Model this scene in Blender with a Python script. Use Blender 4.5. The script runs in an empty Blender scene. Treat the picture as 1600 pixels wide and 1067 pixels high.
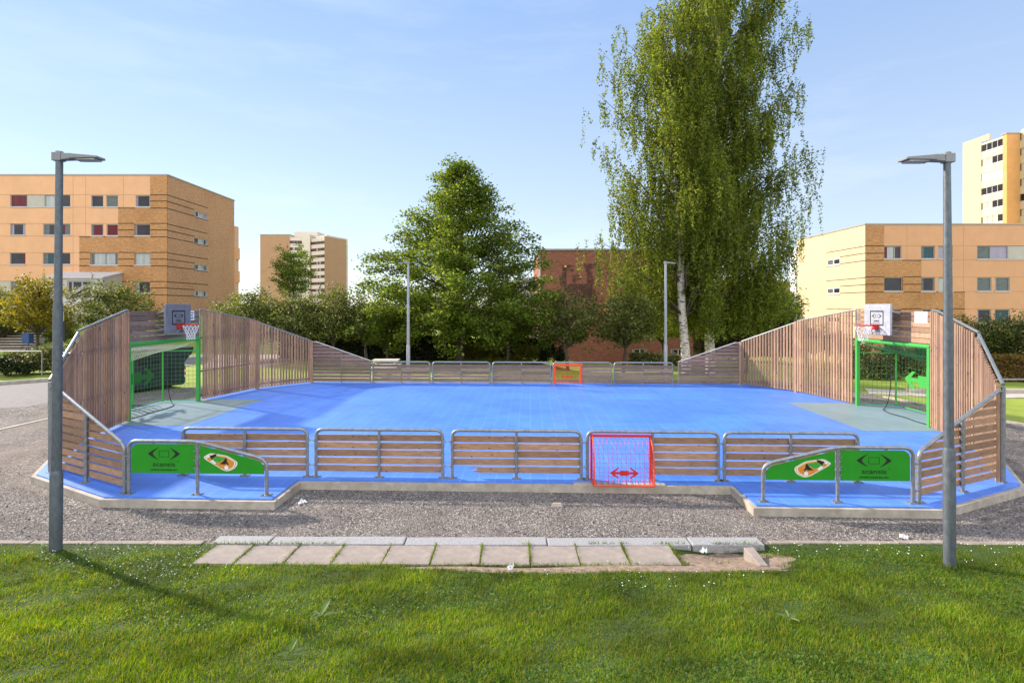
import bpy, math, random
import numpy as np
from mathutils import Vector, Matrix
R = math.radians
random.seed(7)
rng = np.random.default_rng(7)
S = bpy.context.scene
COL = S.collection
F, HY, CZ = 850.0, 480.0, 3.08          # focal length in photo pixels, horizon row, eye height over the court


def PX(px, Y): return (px - 800) / F * Y
def PZ(py, Y): return CZ - (py - HY) * Y / F


# ------------------------------------------------------------------ tags
def tag(o, label=None, cat=None, group=None, kind=None):
    if label: o['label'] = label
    if cat: o['category'] = cat
    if group: o['group'] = group
    if kind: o['kind'] = kind
    return o


def empty(name, loc=(0, 0, 0), rz=0.0, label=None, cat=None, group=None):
    o = bpy.data.objects.new(name, None)
    o.empty_display_size = .2
    COL.objects.link(o)
    o.location = loc
    o.rotation_euler = (0, 0, rz)
    return tag(o, label, cat, group)


def copy_tree(o, parent=None):
    c = o.copy()
    COL.objects.link(c)
    if parent: c.parent = parent
    for ch in list(o.children): copy_tree(ch, c)
    return c


# ------------------------------------------------------------------ mesh builder
class MB:
    def __init__(s): s.v = []; s.f = []; s.uv = {}

    def add(s, vs, fs, uvs=None):
        n = len(s.v)
        s.v += [tuple(v) for v in vs]
        for k, f in enumerate(fs):
            if uvs: s.uv[len(s.f)] = uvs[k]
            s.f.append(tuple(i + n for i in f))
        return s

    def box(s, x0, x1, y0, y1, z0, z1):
        return s.add([(x0, y0, z0), (x1, y0, z0), (x1, y1, z0), (x0, y1, z0), (x0, y0, z1), (x1, y0, z1), (x1, y1, z1), (x0, y1, z1)],
                     [(0, 3, 2, 1), (4, 5, 6, 7), (0, 1, 5, 4), (1, 2, 6, 5), (2, 3, 7, 6), (3, 0, 4, 7)])

    def bar(s, a, b, w, h, up=(0, 0, 1)):
        a, b = Vector(a), Vector(b)
        d = (b - a).normalized()
        up = Vector(up)
        if abs(d.dot(up)) > .99: up = Vector((0, 1, 0))
        x = d.cross(up).normalized() * (w / 2)
        z = x.cross(d).normalized() * (h / 2)
        vs = [a - x - z, a + x - z, a + x + z, a - x + z, b - x - z, b + x - z, b + x + z, b - x + z]
        return s.add(vs, [(3, 2, 1, 0), (4, 5, 6, 7), (0, 1, 5, 4), (1, 2, 6, 5), (2, 3, 7, 6), (3, 0, 4, 7)])

    def tube(s, path, r, n=8, radii=None, caps=True):
        P = [Vector(p) for p in path]
        m = len(P)
        T = []
        for i in range(m):
            a = P[max(i - 1, 0)]; b = P[min(i + 1, m - 1)]
            T.append((b - a).normalized())
        up = Vector((0, 0, 1)) if abs(T[0].z) < .9 else Vector((0, 1, 0))
        x = T[0].cross(up).normalized()
        vs = []
        for i in range(m):
            x = (x - T[i] * x.dot(T[i])).normalized()
            y = T[i].cross(x)
            rr = radii[i] if radii else r
            for k in range(n):
                a = 2 * math.pi * k / n
                vs.append(P[i] + (x * math.cos(a) + y * math.sin(a)) * rr)
        fs = []
        for i in range(m - 1):
            for k in range(n):
                k2 = (k + 1) % n
                fs.append((i * n + k, i * n + k2, (i + 1) * n + k2, (i + 1) * n + k))
        if caps:
            fs.append(tuple(range(n - 1, -1, -1)))
            fs.append(tuple((m - 1) * n + k for k in range(n)))
        return s.add(vs, fs)

    def prism(s, poly, z0, z1):
        n = len(poly)
        a = sum(poly[i][0] * poly[(i + 1) % n][1] - poly[(i + 1) % n][0] * poly[i][1] for i in range(n))
        if a < 0: poly = poly[::-1]
        vs = [(x, y, z0) for x, y in poly] + [(x, y, z1) for x, y in poly]
        fs = [tuple(range(n - 1, -1, -1)), tuple(range(n, 2 * n))]
        fs += [(i, (i + 1) % n, n + (i + 1) % n, n + i) for i in range(n)]
        return s.add(vs, fs)

    def prismy(s, poly, y0, y1):            # polygon in x,z extruded along y
        n = len(poly)
        a = sum(poly[i][0] * poly[(i + 1) % n][1] - poly[(i + 1) % n][0] * poly[i][1] for i in range(n))
        if a < 0: poly = poly[::-1]
        vs = [(x, y0, z) for x, z in poly] + [(x, y1, z) for x, z in poly]
        fs = [tuple(range(n)), tuple(range(2 * n - 1, n - 1, -1))]
        fs += [(i, n + i, n + (i + 1) % n, (i + 1) % n) for i in range(n)]
        return s.add(vs, fs)

    def quad(s, a, b, c, d, uv=None): return s.add([a, b, c, d], [(0, 1, 2, 3)], [uv] if uv else None)

    def build(s, name, mt, parent=None, smooth=False, bevel=0, loc=None, rz=None):
        me = bpy.data.meshes.new(name)
        me.from_pydata(s.v, [], s.f)
        if s.uv:
            ul = me.uv_layers.new(name='UVMap')
            for fi, uvs in s.uv.items():
                p = me.polygons[fi]
                for k, li in enumerate(p.loop_indices): ul.data[li].uv = uvs[k]
        if smooth: me.polygons.foreach_set('use_smooth', [True] * len(me.polygons))
        me.materials.append(mt)
        o = bpy.data.objects.new(name, me)
        COL.objects.link(o)
        if parent: o.parent = parent
        if loc is not None: o.location = loc
        if rz is not None: o.rotation_euler = (0, 0, rz)
        if bevel:
            b = o.modifiers.new('bevel', 'BEVEL'); b.width = bevel; b.segments = 2; b.limit_method = 'ANGLE'
        if smooth and hasattr(me, 'shade_smooth'): me.shade_smooth()
        if smooth and not bevel:
            es = o.modifiers.new('split', 'EDGE_SPLIT'); es.split_angle = R(50)
        return o


def fillet(pts, r, n=5):
    P = [Vector(p) for p in pts]
    out = [P[0]]
    for i in range(1, len(P) - 1):
        a, b, c = P[i - 1], P[i], P[i + 1]
        u, w = (a - b).normalized(), (c - b).normalized()
        d = min(r, (a - b).length * .49, (c - b).length * .49)
        p0, p1 = b + u * d, b + w * d
        for k in range(n + 1):
            t = k / n
            out.append(p0 * (1 - t) ** 2 + b * 2 * t * (1 - t) + p1 * t * t)
    out.append(P[-1])
    return out


def npmesh(name, V, mt, parent=None, tri=False):
    """V: (N,4,3) quads (or (N,3,3) triangles) -> one mesh of N loose faces."""
    N, k = V.shape[0], V.shape[1]
    me = bpy.data.meshes.new(name)
    me.vertices.add(N * k); me.vertices.foreach_set('co', V.reshape(-1).astype(np.float32))
    me.loops.add(N * k); me.loops.foreach_set('vertex_index', np.arange(N * k, dtype=np.int32))
    me.polygons.add(N)
    me.polygons.foreach_set('loop_start', (np.arange(N) * k).astype(np.int32))
    me.polygons.foreach_set('loop_total', np.full(N, k, dtype=np.int32))
    me.update(calc_edges=True)
    me.materials.append(mt)
    o = bpy.data.objects.new(name, me)
    COL.objects.link(o)
    if parent: o.parent = parent
    return o


# ------------------------------------------------------------------ materials
def lin(c):
    return tuple(((x / 255) / 12.92 if x / 255 <= .04045 else ((x / 255 + .055) / 1.055) ** 2.4) for x in c)


def _nt(name):
    m = bpy.data.materials.new(name); m.use_nodes = True
    nt = m.node_tree
    return m, nt, nt.nodes, nt.links, nt.nodes['Principled BSDF']


def mixc(nt, fac, a, b, mode='MIX'):
    n = nt.nodes.new('ShaderNodeMix'); n.data_type = 'RGBA'; n.blend_type = mode
    L = nt.links
    for k, val in ((0, fac), (6, a), (7, b)):
        if hasattr(val, 'is_linked') or isinstance(val, bpy.types.NodeSocket): L.new(val, n.inputs[k])
        elif k == 0: n.inputs[0].default_value = val
        else: n.inputs[k].default_value = (*val[:3], 1)
    return n.outputs[2]


def mrange(nt, v, a, b, c, d):
    n = nt.nodes.new('ShaderNodeMapRange')
    nt.links.new(v, n.inputs[0])
    for k, x in enumerate((a, b, c, d)): n.inputs[k + 1].default_value = x
    return n.outputs[0]


def noise(nt, scale, stretch=(1, 1, 1), detail=5, coord='Object', rough=.6):
    tc = nt.nodes.new('ShaderNodeTexCoord'); mp = nt.nodes.new('ShaderNodeMapping')
    mp.inputs['Scale'].default_value = stretch
    nt.links.new(tc.outputs[coord], mp.inputs[0])
    nz = nt.nodes.new('ShaderNodeTexNoise')
    nz.inputs['Scale'].default_value = scale; nz.inputs['Detail'].default_value = detail
    nz.inputs['Roughness'].default_value = rough
    nt.links.new(mp.outputs[0], nz.inputs['Vector'])
    return nz.outputs[0]


def mulval(nt, col, val):
    n = nt.nodes.new('ShaderNodeHueSaturation')
    nt.links.new(col, n.inputs['Color']); nt.links.new(val, n.inputs['Value'])
    return n.outputs[0]


def mat(name, col, rough=.7, var=.15, scale=4, stretch=(1, 1, 1), bump=0, bscale=None, island=0, metal=0, col2=None,
        spec=.4, blotch=0, blotch_scale=.6, blotch_col=None, knots=None):
    m, nt, N, L, P = _nt(name)
    a = tuple(c * (1 - var) for c in col)
    b = col2 or tuple(min(1, c * (1 + var)) for c in col)
    f = mrange(nt, noise(nt, scale, stretch), .3, .7, 0, 1)
    c = mixc(nt, f, a, b)
    if blotch:
        g = mrange(nt, noise(nt, blotch_scale, detail=4), .45, .68, 0, blotch)
        c = mixc(nt, g, c, blotch_col or tuple(x * .5 for x in col))
    if knots:                                   # dark knots in sawn boards
        tc = N.new('ShaderNodeTexCoord'); mp = N.new('ShaderNodeMapping'); mp.inputs['Scale'].default_value = knots
        vo = N.new('ShaderNodeTexVoronoi'); vo.inputs['Scale'].default_value = 1
        L.new(tc.outputs['Object'], mp.inputs[0]); L.new(mp.outputs[0], vo.inputs['Vector'])
        c = mixc(nt, mrange(nt, vo.outputs['Distance'], .06, .16, .85, 0), c, tuple(x * .22 for x in col))
    if island:
        ge = N.new('ShaderNodeNewGeometry')
        c = mulval(nt, c, mrange(nt, ge.outputs['Random Per Island'], 0, 1, 1 - island, 1 + island))
    L.new(c, P.inputs['Base Color'])
    P.inputs['Roughness'].default_value = rough
    P.inputs['Metallic'].default_value = metal
    P.inputs['Specular IOR Level'].default_value = spec
    if bump:
        bn = N.new('ShaderNodeBump'); bn.inputs['Strength'].default_value = bump; bn.inputs['Distance'].default_value = .02
        L.new(noise(nt, bscale or scale * 4, stretch), bn.inputs['Height'])
        L.new(bn.outputs[0], P.inputs['Normal'])
    return m


def brickmat(name, c1, c2, mortar, bw=.25, bh=.075, ms=.01, var=.25, blotch=.35):
    m, nt, N, L, P = _nt(name)
    tc = N.new('ShaderNodeTexCoord')
    bt = N.new('ShaderNodeTexBrick')
    bt.inputs['Scale'].default_value = 1
    bt.inputs['Brick Width'].default_value = bw; bt.inputs['Row Height'].default_value = bh
    bt.inputs['Mortar Size'].default_value = ms
    bt.inputs['Color1'].default_value = (*c1, 1); bt.inputs['Color2'].default_value = (*c2, 1); bt.inputs['Mortar'].default_value = (*mortar, 1)
    L.new(tc.outputs['UV'], bt.inputs['Vector'])
    n1 = noise(nt, .35, detail=6, coord='UV')
    c = mixc(nt, mrange(nt, n1, .48, .75, 0, blotch), bt.outputs[0], tuple(x * .45 for x in c1))
    n2 = noise(nt, 3.0, (1, 3, 1), detail=4, coord='UV')
    c = mulval(nt, c, mrange(nt, n2, .3, .7, 1 - var, 1 + var))
    L.new(c, P.inputs['Base Color']); P.inputs['Roughness'].default_value = .85
    P.inputs['Specular IOR Level'].default_value = .2
    return m


def leafmat(name, cs, trans=.4, gain=1.5, patch=.35, pscale=.7):
    m, nt, N, L, P = _nt(name)
    ge = N.new('ShaderNodeNewGeometry')
    cr = N.new('ShaderNodeValToRGB')
    el = cr.color_ramp.elements
    el[0].color = (*cs[0], 1); el[1].color = (*cs[-1], 1)
    for k, c in enumerate(cs[1:-1]):
        e = el.new((k + 1) / (len(cs) - 1)); e.color = (*c, 1)
    L.new(ge.outputs['Random Per Island'], cr.inputs[0])
    c = mulval(nt, cr.outputs[0], mrange(nt, noise(nt, pscale, detail=2), .3, .7, 1 - patch, 1 + patch))
    L.new(c, P.inputs['Base Color'])
    P.inputs['Roughness'].default_value = .55; P.inputs['Specular IOR Level'].default_value = .18
    tr = N.new('ShaderNodeBsdfTranslucent')
    L.new(mixc(nt, 1.0, c, (gain * 1.05, gain, gain * .45), 'MULTIPLY'), tr.inputs[0])
    mx = N.new('ShaderNodeMixShader'); mx.inputs[0].default_value = trans
    L.new(P.outputs[0], mx.inputs[1]); L.new(tr.outputs[0], mx.inputs[2])
    L.new(mx.outputs[0], N['Material Output'].inputs[0])
    return m


M = {}
M['steel'] = mat('galvanised_steel', (.25, .26, .27), .42, .25, 14, bump=.08, bscale=60, metal=.55)
M['lamp_steel'] = mat('lamp_steel', (.105, .12, .135), .5, .25, 22, (1, 1, .5), bump=.1, bscale=70, metal=.35)
M['lamp_far'] = mat('pale_lamp_steel', (.29, .30, .31), .5, .15, 12, metal=.3)
M['lamp_head'] = mat('lamp_head_paint', (.2, .2, .2), .5, .1, 8)
M['wood'] = mat('brown_boards', (.30, .175, .10), .72, .4, 5, (1, 6, 16), bump=.25, bscale=9, island=.3, knots=(5, 3, 9), blotch=.35, blotch_scale=2.5, blotch_col=(.20, .115, .075))
M['wood_grey'] = mat('weathered_boards', (.21, .136, .108), .8, .34, 5, (1, 6, 16), bump=.25, bscale=9, island=.28, knots=(4, 3, 8), blotch=.5, blotch_scale=1.6, blotch_col=(.125, .085, .075))
M['slat'] = mat('weathered_slats', (.315, .187, .112), .8, .3, 5, (9, 9, .8), bump=.2, bscale=8, island=.32, knots=(9, 3, 3), blotch=.5, blotch_scale=1.2, blotch_col=(.2, .11, .095))
M['wood_dark'] = mat('dark_wood', (.13, .08, .08), .8, .25, 6, (4, 4, 1))
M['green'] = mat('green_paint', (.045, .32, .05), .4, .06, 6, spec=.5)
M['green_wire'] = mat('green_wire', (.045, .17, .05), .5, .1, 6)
M['green_shaded'] = mat('shaded_green_paint', (.018, .13, .022), .5, .06, 6)  # left arrow plate: the same green with its shade mixed into the colour
M['banner'] = mat('green_banner', (.014, .23, .009), .45, .08, 3)
M['red'] = mat('red_paint', (.5, .02, .012), .45, .1, 6)
M['orange'] = mat('orange_red_paint', (.72, .07, .015), .45, .1, 6)
M['black'] = mat('black_print', (.008, .008, .008), .6, .1, 4)
M['white'] = mat('white_sheet', (.75, .75, .76), .5, .04, 3)
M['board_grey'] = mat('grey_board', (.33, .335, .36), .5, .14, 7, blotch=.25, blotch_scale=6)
M['board_shaded'] = mat('shaded_grey_board', (.17, .175, .195), .5, .14, 7, blotch=.25, blotch_scale=6)  # left backboard: darker copy of the grey, shade put into the colour
M['net_white'] = mat('white_cord', (.68, .66, .64), .8, .1, 10)
M['net_pale'] = mat('pale_cord', (.42, .45, .30), .8, .2, 10)
M['rope'] = mat('black_rope', (.02, .02, .025), .8, .2, 10)
M['concrete'] = mat('concrete', (.40, .35, .29), .9, .2, 7, bump=.25, bscale=40, blotch=.5, blotch_scale=1.7, blotch_col=(.23, .19, .15))
M['granite'] = mat('granite', (.285, .277, .28), .85, .34, 60, bump=.4, bscale=35)
M['slab'] = mat('paving_slab', (.285, .235, .203), .9, .2, 7, bump=.25, bscale=50, blotch=.35, blotch_scale=2.2, blotch_col=(.20, .165, .14), island=.12)
M['soil'] = mat('bare_soil', (.235, .165, .12), .95, .4, 14, bump=.6, bscale=40)
M['asphalt'] = mat('asphalt', (.165, .15, .148), .9, .14, 5, bump=.2, bscale=60, blotch=.3, blotch_scale=.2)
M['path'] = mat('pale_path', (.46, .385, .34), .9, .14, 4, bump=.2, bscale=50)
M['lawn_near'] = mat('lawn_soil', (.030, .055, .005), .95, .35, 2.2, bump=.4, bscale=25)
M['lawn_far'] = mat('lawn', (.21, .27, .026), .95, .25, 1.4, bump=.5, bscale=18, blotch=.4, blotch_scale=.35, blotch_col=(.27, .26, .04))
M['glass_dark'] = mat('dark_window_glass', (.022, .018, .022), .12, .5, .9, spec=.28)
M['glass_red'] = mat('red_curtain_glass', (.10, .005, .010), .15, .4, 3, (4, 4, .3), spec=.22)
M['glass_pale'] = mat('pale_blind_glass', (.30, .31, .29), .2, .2, 1.2, (4, 4, .3), spec=.6)
M['glass_teal'] = mat('teal_curtain_glass', (.02, .055, .07), .15, .4, 3, (4, 4, .3), spec=.25)
M['glass_lilac'] = mat('lilac_curtain_glass', (.24, .20, .27), .2, .2, 3, (4, 4, .3), spec=.6)
M['glass_grey'] = mat('grey_blind_glass', (.09, .105, .10), .15, .3, 2, (1, 1, 4), spec=.28)
M['frame_grey'] = mat('grey_window_frame', (.27, .26, .26), .6, .05, 3)
M['sill'] = mat('pale_sill', (.5, .47, .46), .6, .06, 3)
M['coping'] = mat('roof_edge_metal', (.30, .27, .25), .5, .06, 3)
M['joint'] = mat('dark_joint', (.045, .026, .016), .9, .1, 3)
M['joint_soft'] = mat('panel_joint', (.33, .17, .09), .9, .1, 3)
M['facade'] = mat('apricot_panel', (.64, .345, .185), .75, .07, 1.2, blotch=.12, blotch_scale=.3)
M['facade_r'] = mat('salmon_panel', (.55, .285, .15), .75, .07, 1.2, blotch=.12, blotch_scale=.3)
M['facade_grey'] = mat('grey_base_wall', (.40, .36, .31), .8, .08, 1.2)
M['brick'] = brickmat('ochre_brick', (.375, .168, .06), (.46, .22, .085), (.40, .24, .13))
M['brick_side'] = brickmat('ochre_gable_brick', (.45, .225, .115), (.52, .275, .145), (.42, .26, .16), blotch=.3)
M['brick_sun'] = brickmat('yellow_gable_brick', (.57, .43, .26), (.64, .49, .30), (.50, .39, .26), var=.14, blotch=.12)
M['brick_red'] = brickmat('red_brick', (.24, .078, .048), (.30, .105, .065), (.25, .13, .092), blotch=.3)
M['brick_tower'] = brickmat('tower_brick', (.36, .20, .11), (.42, .24, .14), (.36, .22, .14), blotch=.2)
M['mural'] = mat('dark_mural_brick', (.055, .035, .03), .85, .3, 3, island=.4)
M['cream'] = mat('cream_render', (.60, .51, .43), .8, .06, 1)
M['cream_sun'] = mat('cream_balcony', (.60, .49, .33), .8, .06, 1)
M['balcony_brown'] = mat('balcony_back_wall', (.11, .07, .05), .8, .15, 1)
M['orange_wall'] = mat('orange_render', (.58, .30, .11), .8, .07, 1)
M['maroon'] = mat('maroon_band', (.10, .018, .025), .6, .15, 1)
M['roof'] = mat('grey_roof', (.25, .23, .22), .85, .15, 1)
M['skip'] = mat('dark_green_skip', (.016, .035, .036), .45, .3, 2.5, blotch=.4, blotch_scale=1.5)
M['blue_bin'] = mat('blue_bin', (.02, .05, .16), .5, .15, 4)
M['bark'] = mat('grey_brown_bark', (.075, .058, .042), .95, .35, 9, (1, 1, .25), bump=.5, bscale=20)
M['table_wood'] = mat('pale_table_wood', (.5, .44, .36), .8, .15, 4)
M['stone'] = mat('pale_stone', (.42, .34, .28), .9, .2, 15, bump=.3)
M['plastic'] = mat('white_plastic', (.8, .8, .8), .45, .06, 9)


def birch_bark():
    m, nt, N, L, P = _nt('birch_bark')
    f = mrange(nt, noise(nt, 2.2, (1.5, 1.5, 4), detail=6), .50, .62, 0, 1)
    c = mixc(nt, f, (.56, .50, .45), (.05, .042, .036))
    L.new(c, P.inputs['Base Color']); P.inputs['Roughness'].default_value = .85
    return m


def court_mat(name, col, seam, seam_w=.012):
    m, nt, N, L, P = _nt(name)
    tc = N.new('ShaderNodeTexCoord')
    bt = N.new('ShaderNodeTexBrick'); bt.offset = 0
    for k, v in (('Scale', 1), ('Brick Width', .31), ('Row Height', .31), ('Mortar Size', seam_w / 2), ('Mortar Smooth', .3)): bt.inputs[k].default_value = v
    bt.inputs['Color1'].default_value = (*col, 1)
    bt.inputs['Color2'].default_value = (*[c * 1.13 for c in col], 1)
    bt.inputs['Mortar'].default_value = (*seam, 1)
    L.new(tc.outputs['Object'], bt.inputs['Vector'])
    c = mulval(nt, bt.outputs[0], mrange(nt, noise(nt, .55, detail=5), .3, .7, .88, 1.12))
    b2 = N.new('ShaderNodeTexBrick'); b2.offset = .5
    for k, v in (('Scale', 1), ('Brick Width', 2.48), ('Row Height', 1.24), ('Mortar Size', 0)): b2.inputs[k].default_value = v
    b2.inputs['Color1'].default_value = (.93, .93, .93, 1); b2.inputs['Color2'].default_value = (1.06, 1.06, 1.06, 1)
    L.new(tc.outputs['Object'], b2.inputs['Vector'])
    c = mixc(nt, 1.0, c, b2.outputs[0], 'MULTIPLY')
    dirt = mrange(nt, noise(nt, 1.3, detail=8, rough=.7), .56, .76, 0, .35)
    c = mixc(nt, dirt, c, (.25, .31, .42))
    L.new(c, P.inputs['Base Color'])
    P.inputs['Roughness'].default_value = .42; P.inputs['Specular IOR Level'].default_value = .45
    w = N.new('ShaderNodeTexChecker')
    bn = N.new('ShaderNodeBump'); bn.inputs['Strength'].default_value = .15; bn.inputs['Distance'].default_value = .01
    L.new(noise(nt, 45, detail=2), bn.inputs['Height']); L.new(bn.outputs[0], P.inputs['Normal'])
    return m


def gravel_mat():
    m, nt, N, L, P = _nt('crushed_gravel')
    tc = N.new('ShaderNodeTexCoord')
    vo = N.new('ShaderNodeTexVoronoi'); vo.inputs['Scale'].default_value = 46
    L.new(tc.outputs['Object'], vo.inputs['Vector'])
    cr = N.new('ShaderNodeValToRGB')
    e = cr.color_ramp.elements
    e[0].color = (.085, .075, .070, 1); e[1].color = (.50, .45, .41, 1); e[0].position = .1; e[1].position = .98
    k = e.new(.55); k.color = (.16, .138, .127, 1)
    k = e.new(.8); k.color = (.225, .194, .175, 1)
    sp = N.new('ShaderNodeSeparateColor'); L.new(vo.outputs['Color'], sp.inputs[0]); L.new(sp.outputs[0], cr.inputs[0])
    c = mixc(nt, mrange(nt, noise(nt, .5, detail=5), .40, .64, 0, .62), cr.outputs[0], (.23, .19, .165))
    c = mulval(nt, c, mrange(nt, noise(nt, 1.7, detail=4), .3, .7, .74, 1.2))
    L.new(c, P.inputs['Base Color']); P.inputs['Roughness'].default_value = .95; P.inputs['Specular IOR Level'].default_value = .2
    bn = N.new('ShaderNodeBump'); bn.inputs['Strength'].default_value = .9; bn.inputs['Distance'].default_value = .02
    L.new(vo.outputs['Distance'], bn.inputs['Height']); L.new(bn.outputs[0], P.inputs['Normal'])
    return m


M['birch_bark'] = birch_bark()
M['court'] = court_mat('blue_court_tiles', (.066, .190, .65), (.155, .30, .75), .011)
M['court_grey'] = court_mat('grey_court_tiles', (.165, .235, .26), (.22, .30, .33), .008)
M['gravel'] = gravel_mat()
M['pebble'] = mat('loose_pebbles', (.185, .158, .142), .95, .2, 9, island=.85)
M['lf_linden'] = leafmat('linden_leaves', [(.034, .058, .009), (.075, .118, .015), (.12, .165, .022), (.17, .185, .035)], .46, 2.3)
M['lf_birch'] = leafmat('birch_leaves', [(.036, .058, .009), (.080, .115, .015), (.13, .165, .022), (.20, .185, .035)], .48, 2.3)
M['lf_small'] = leafmat('whitebeam_leaves', [(.032, .046, .012), (.07, .09, .018), (.115, .135, .03), (.22, .22, .085)], .38, 1.9)
M['lf_yellow'] = leafmat('yellowing_leaves', [(.06, .07, .010), (.16, .14, .012), (.30, .22, .015), (.12, .12, .015)], .45, 1.6)
M['lf_dark'] = leafmat('dark_hedge_leaves', [(.010, .018, .006), (.018, .030, .008), (.03, .045, .010)], .25, 1.4)
M['lf_shrub'] = leafmat('shrub_leaves', [(.03, .042, .014), (.06, .075, .02), (.10, .11, .03), (.30, .27, .12)], .35, 1.6)
M['lf_brown'] = leafmat('coppery_hedge_leaves', [(.06, .05, .012), (.16, .09, .02), (.26, .15, .03), (.08, .08, .015)], .4, 1.4)
M['lf_lime'] = leafmat('lime_bush_leaves', [(.08, .10, .012), (.16, .17, .02), (.24, .22, .03)], .45, 1.6)
M['blade'] = leafmat('grass_blades', [(.025, .062, .001), (.060, .122, .002), (.100, .172, .003), (.145, .195, .006), (.24, .205, .03)], .38, 1.9, .45, 1.3)
M['clover'] = leafmat('clover_leaves', [(.04, .085, .012), (.06, .12, .016), (.08, .14, .02)], .3, 1.4)
M['dock'] = leafmat('dock_leaves', [(.11, .18, .05), (.17, .23, .08)], .3, 1.3)

# ------------------------------------------------------------------ court frame
YAW = R(-2.0)
CC, CS = math.cos(R(2)), math.sin(R(2))


def CW(u, v, z=0.0): return (.23 + u * CC + v * CS, 15.86 - u * CS + v * CC, z)


def croot(name, u, v, ang, label, cat, group=None, z=0.0):
    return empty(name, CW(u, v, z), ang + YAW, label, cat, group)


court = empty('court_origin', CW(0, 0), YAW)      # only used for its transform, removed below
half = [(0, -6.27), (3.84, -6.27), (3.84, -7.24), (6.62, -7.24), (8.80, -6.13), (10.10, -4.05), (10.78, -1.72), (11.78, -1.62)]
half2 = [(11.78, 1.62), (10.78, 1.85), (10.22, 4.42), (8.78, 6.3), (0, 6.3)]
right = half[1:] + half2[:-1]
outline = right + [(-u, v) for u, v in right[::-1]]


def offset_poly(P, d):
    n = len(P); out = []
    for i in range(n):
        a, b, c = Vector(P[i - 1]), Vector(P[i]), Vector(P[(i + 1) % n])
        e1, e2 = (b - a).normalized(), (c - b).normalized()
        n1, n2 = Vector((e1.y, -e1.x)), Vector((e2.y, -e2.x))
        k = (n1 + n2) / (1 + n1.dot(n2))
        out.append(tuple(b + k * d))
    return out


fl = MB().prism(outline, -.022, 0).build('court_floor', M['court'], None, loc=CW(0, 0), rz=YAW)
tag(fl, kind='structure')
for s in (1, -1):
    g = MB().prism([(s * 8.6, -2.0), (s * 10.66, -2.0), (s * 10.72, -1.66), (s * 11.70, -1.55), (s * 11.70, 1.55), (s * 10.72, 1.75), (s * 10.6, 2.0), (s * 8.6, 2.0)], .001, .0045)
    tag(g.build('goal_area', M['court_grey'], None, loc=CW(0, 0), rz=YAW), kind='structure')
# concrete edge around the floor
o2 = offset_poly(outline, .075); i2 = offset_poly(outline, -.03)
kb = MB(); n = len(outline)
zt, zb = -.024, -.34
vs = [(*p, zt) for p in i2] + [(*p, zt) for p in o2] + [(*p, zb) for p in o2] + [(*p, zb) for p in i2]
fs = []
for i in range(n):
    j = (i + 1) % n
    fs += [(i, n + i, n + j, j), (n + i, 2 * n + i, 2 * n + j, n + j), (i, j, 3 * n + j, 3 * n + i)]
kb.add(vs, fs)
tag(kb.build('court_kerb', M['concrete'], None, loc=CW(0, 0), rz=YAW), kind='structure')
pad = MB().box(1.06, 2.66, -6.354, -6.235, -.34, .004)
tag(pad.build('concrete_pad', M['concrete'], None, bevel=.012, loc=CW(0, 0), rz=YAW), kind='structure')
bpy.data.objects.remove(court)


# ------------------------------------------------------------------ rail panels
def tube_frame(root, pts, r=.03, mid=None, name='tube_frame', mt='steel', fil=.14):
    f = MB().tube(fillet(pts, fil, 6), r, 10)
    o = f.build(name, M[mt], root, smooth=True)
    return o


def plates(root, xs, y=0):
    for x in xs:
        p = MB().box(x - .075, x + .075, y - .06, y + .06, .0, .012)
        for dx in (-.05, .05): p.box(x + dx - .012, x + dx + .012, y - .045, y - .02, .012, .024)
        p.build('foot_plate', M['steel'], root)


BZ = [.09 + .139 * k for k in range(5)]


def board(mb, x0, x1, z0, h=.111, y0=.034, th=.03):
    a, b = random.uniform(-.006, .006), random.uniform(-.006, .006)
    dy = random.uniform(-.003, .003)
    mb.prismy([(x0, z0 + a), (x1, z0 + b), (x1, z0 + b + h), (x0, z0 + a + h)], y0 + dy, y0 + th + dy)


def clamps(root, w, hs=(.22, .66), ends=(1, 1)):
    for sx, on in ((-1, ends[0]), (1, ends[1])):
        if not on: continue
        for z in hs:
            c = MB().tube([(sx * w, 0, z), (sx * (w + .072), 0, z)], .012, 6)
            c.tube([(sx * (w + .02), 0, z), (sx * (w + .035), 0, z)], .024, 8)
            c.build('clamp', M['steel'], root)


def rail_panel(u, v, ang, label, group, wood='wood', broken=False, goal=0, ends=(1, 1)):
    """goal: -1 / +1 leaves the boards of that half out for a mini goal"""
    root = croot('rail_panel', u, v, ang, label, 'barrier', group)
    w = 1.16; H = .86
    tube_frame(root, [(-w, 0, 0), (-w, 0, H), (w, 0, H), (w, 0, 0)])
    MB().tube([(0, 0, 0), (0, 0, H - .02)], .028, 10).build('middle_post', M['steel'], root, smooth=True)
    plates(root, (-w, 0, w))
    b = MB(); br = MB()
    for k, z in enumerate(BZ):
        for half_ in (-1, 1):
            if goal == half_: continue
            x0, x1 = (-w + .02, -.003) if half_ < 0 else (.003, w - .02)
            if broken and k == 0 and half_ < 0:
                x0 = -.70
                br.prismy([(-.003, z), (-.003, z + .103), (-.86, z + .103), (-.85, z + .093), (-.76, z + .088), (-.70, z + .09), (-.73, z + .06), (-.68, z + .05), (-.79, z + .028), (-.78, z + .012), (-.68, z + .01), (-.66, z)], .034, .064)
                continue
            board(b, x0, x1, z)
    b.build('boards', M[wood], root)
    if broken: tag(br.build('broken_board', M[wood], root), 'bottom board snapped off with a jagged end')
    # bolts
    for x in (-w, 0, w):
        if goal and abs(x - goal * w) < .01: continue
        for z in BZ: MB().box(x - .012, x + .012, -.036, .034, z + .04, z + .064).build('bolt', M['steel'], root)
    clamps(root, w, ends=ends)
    return root


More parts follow.
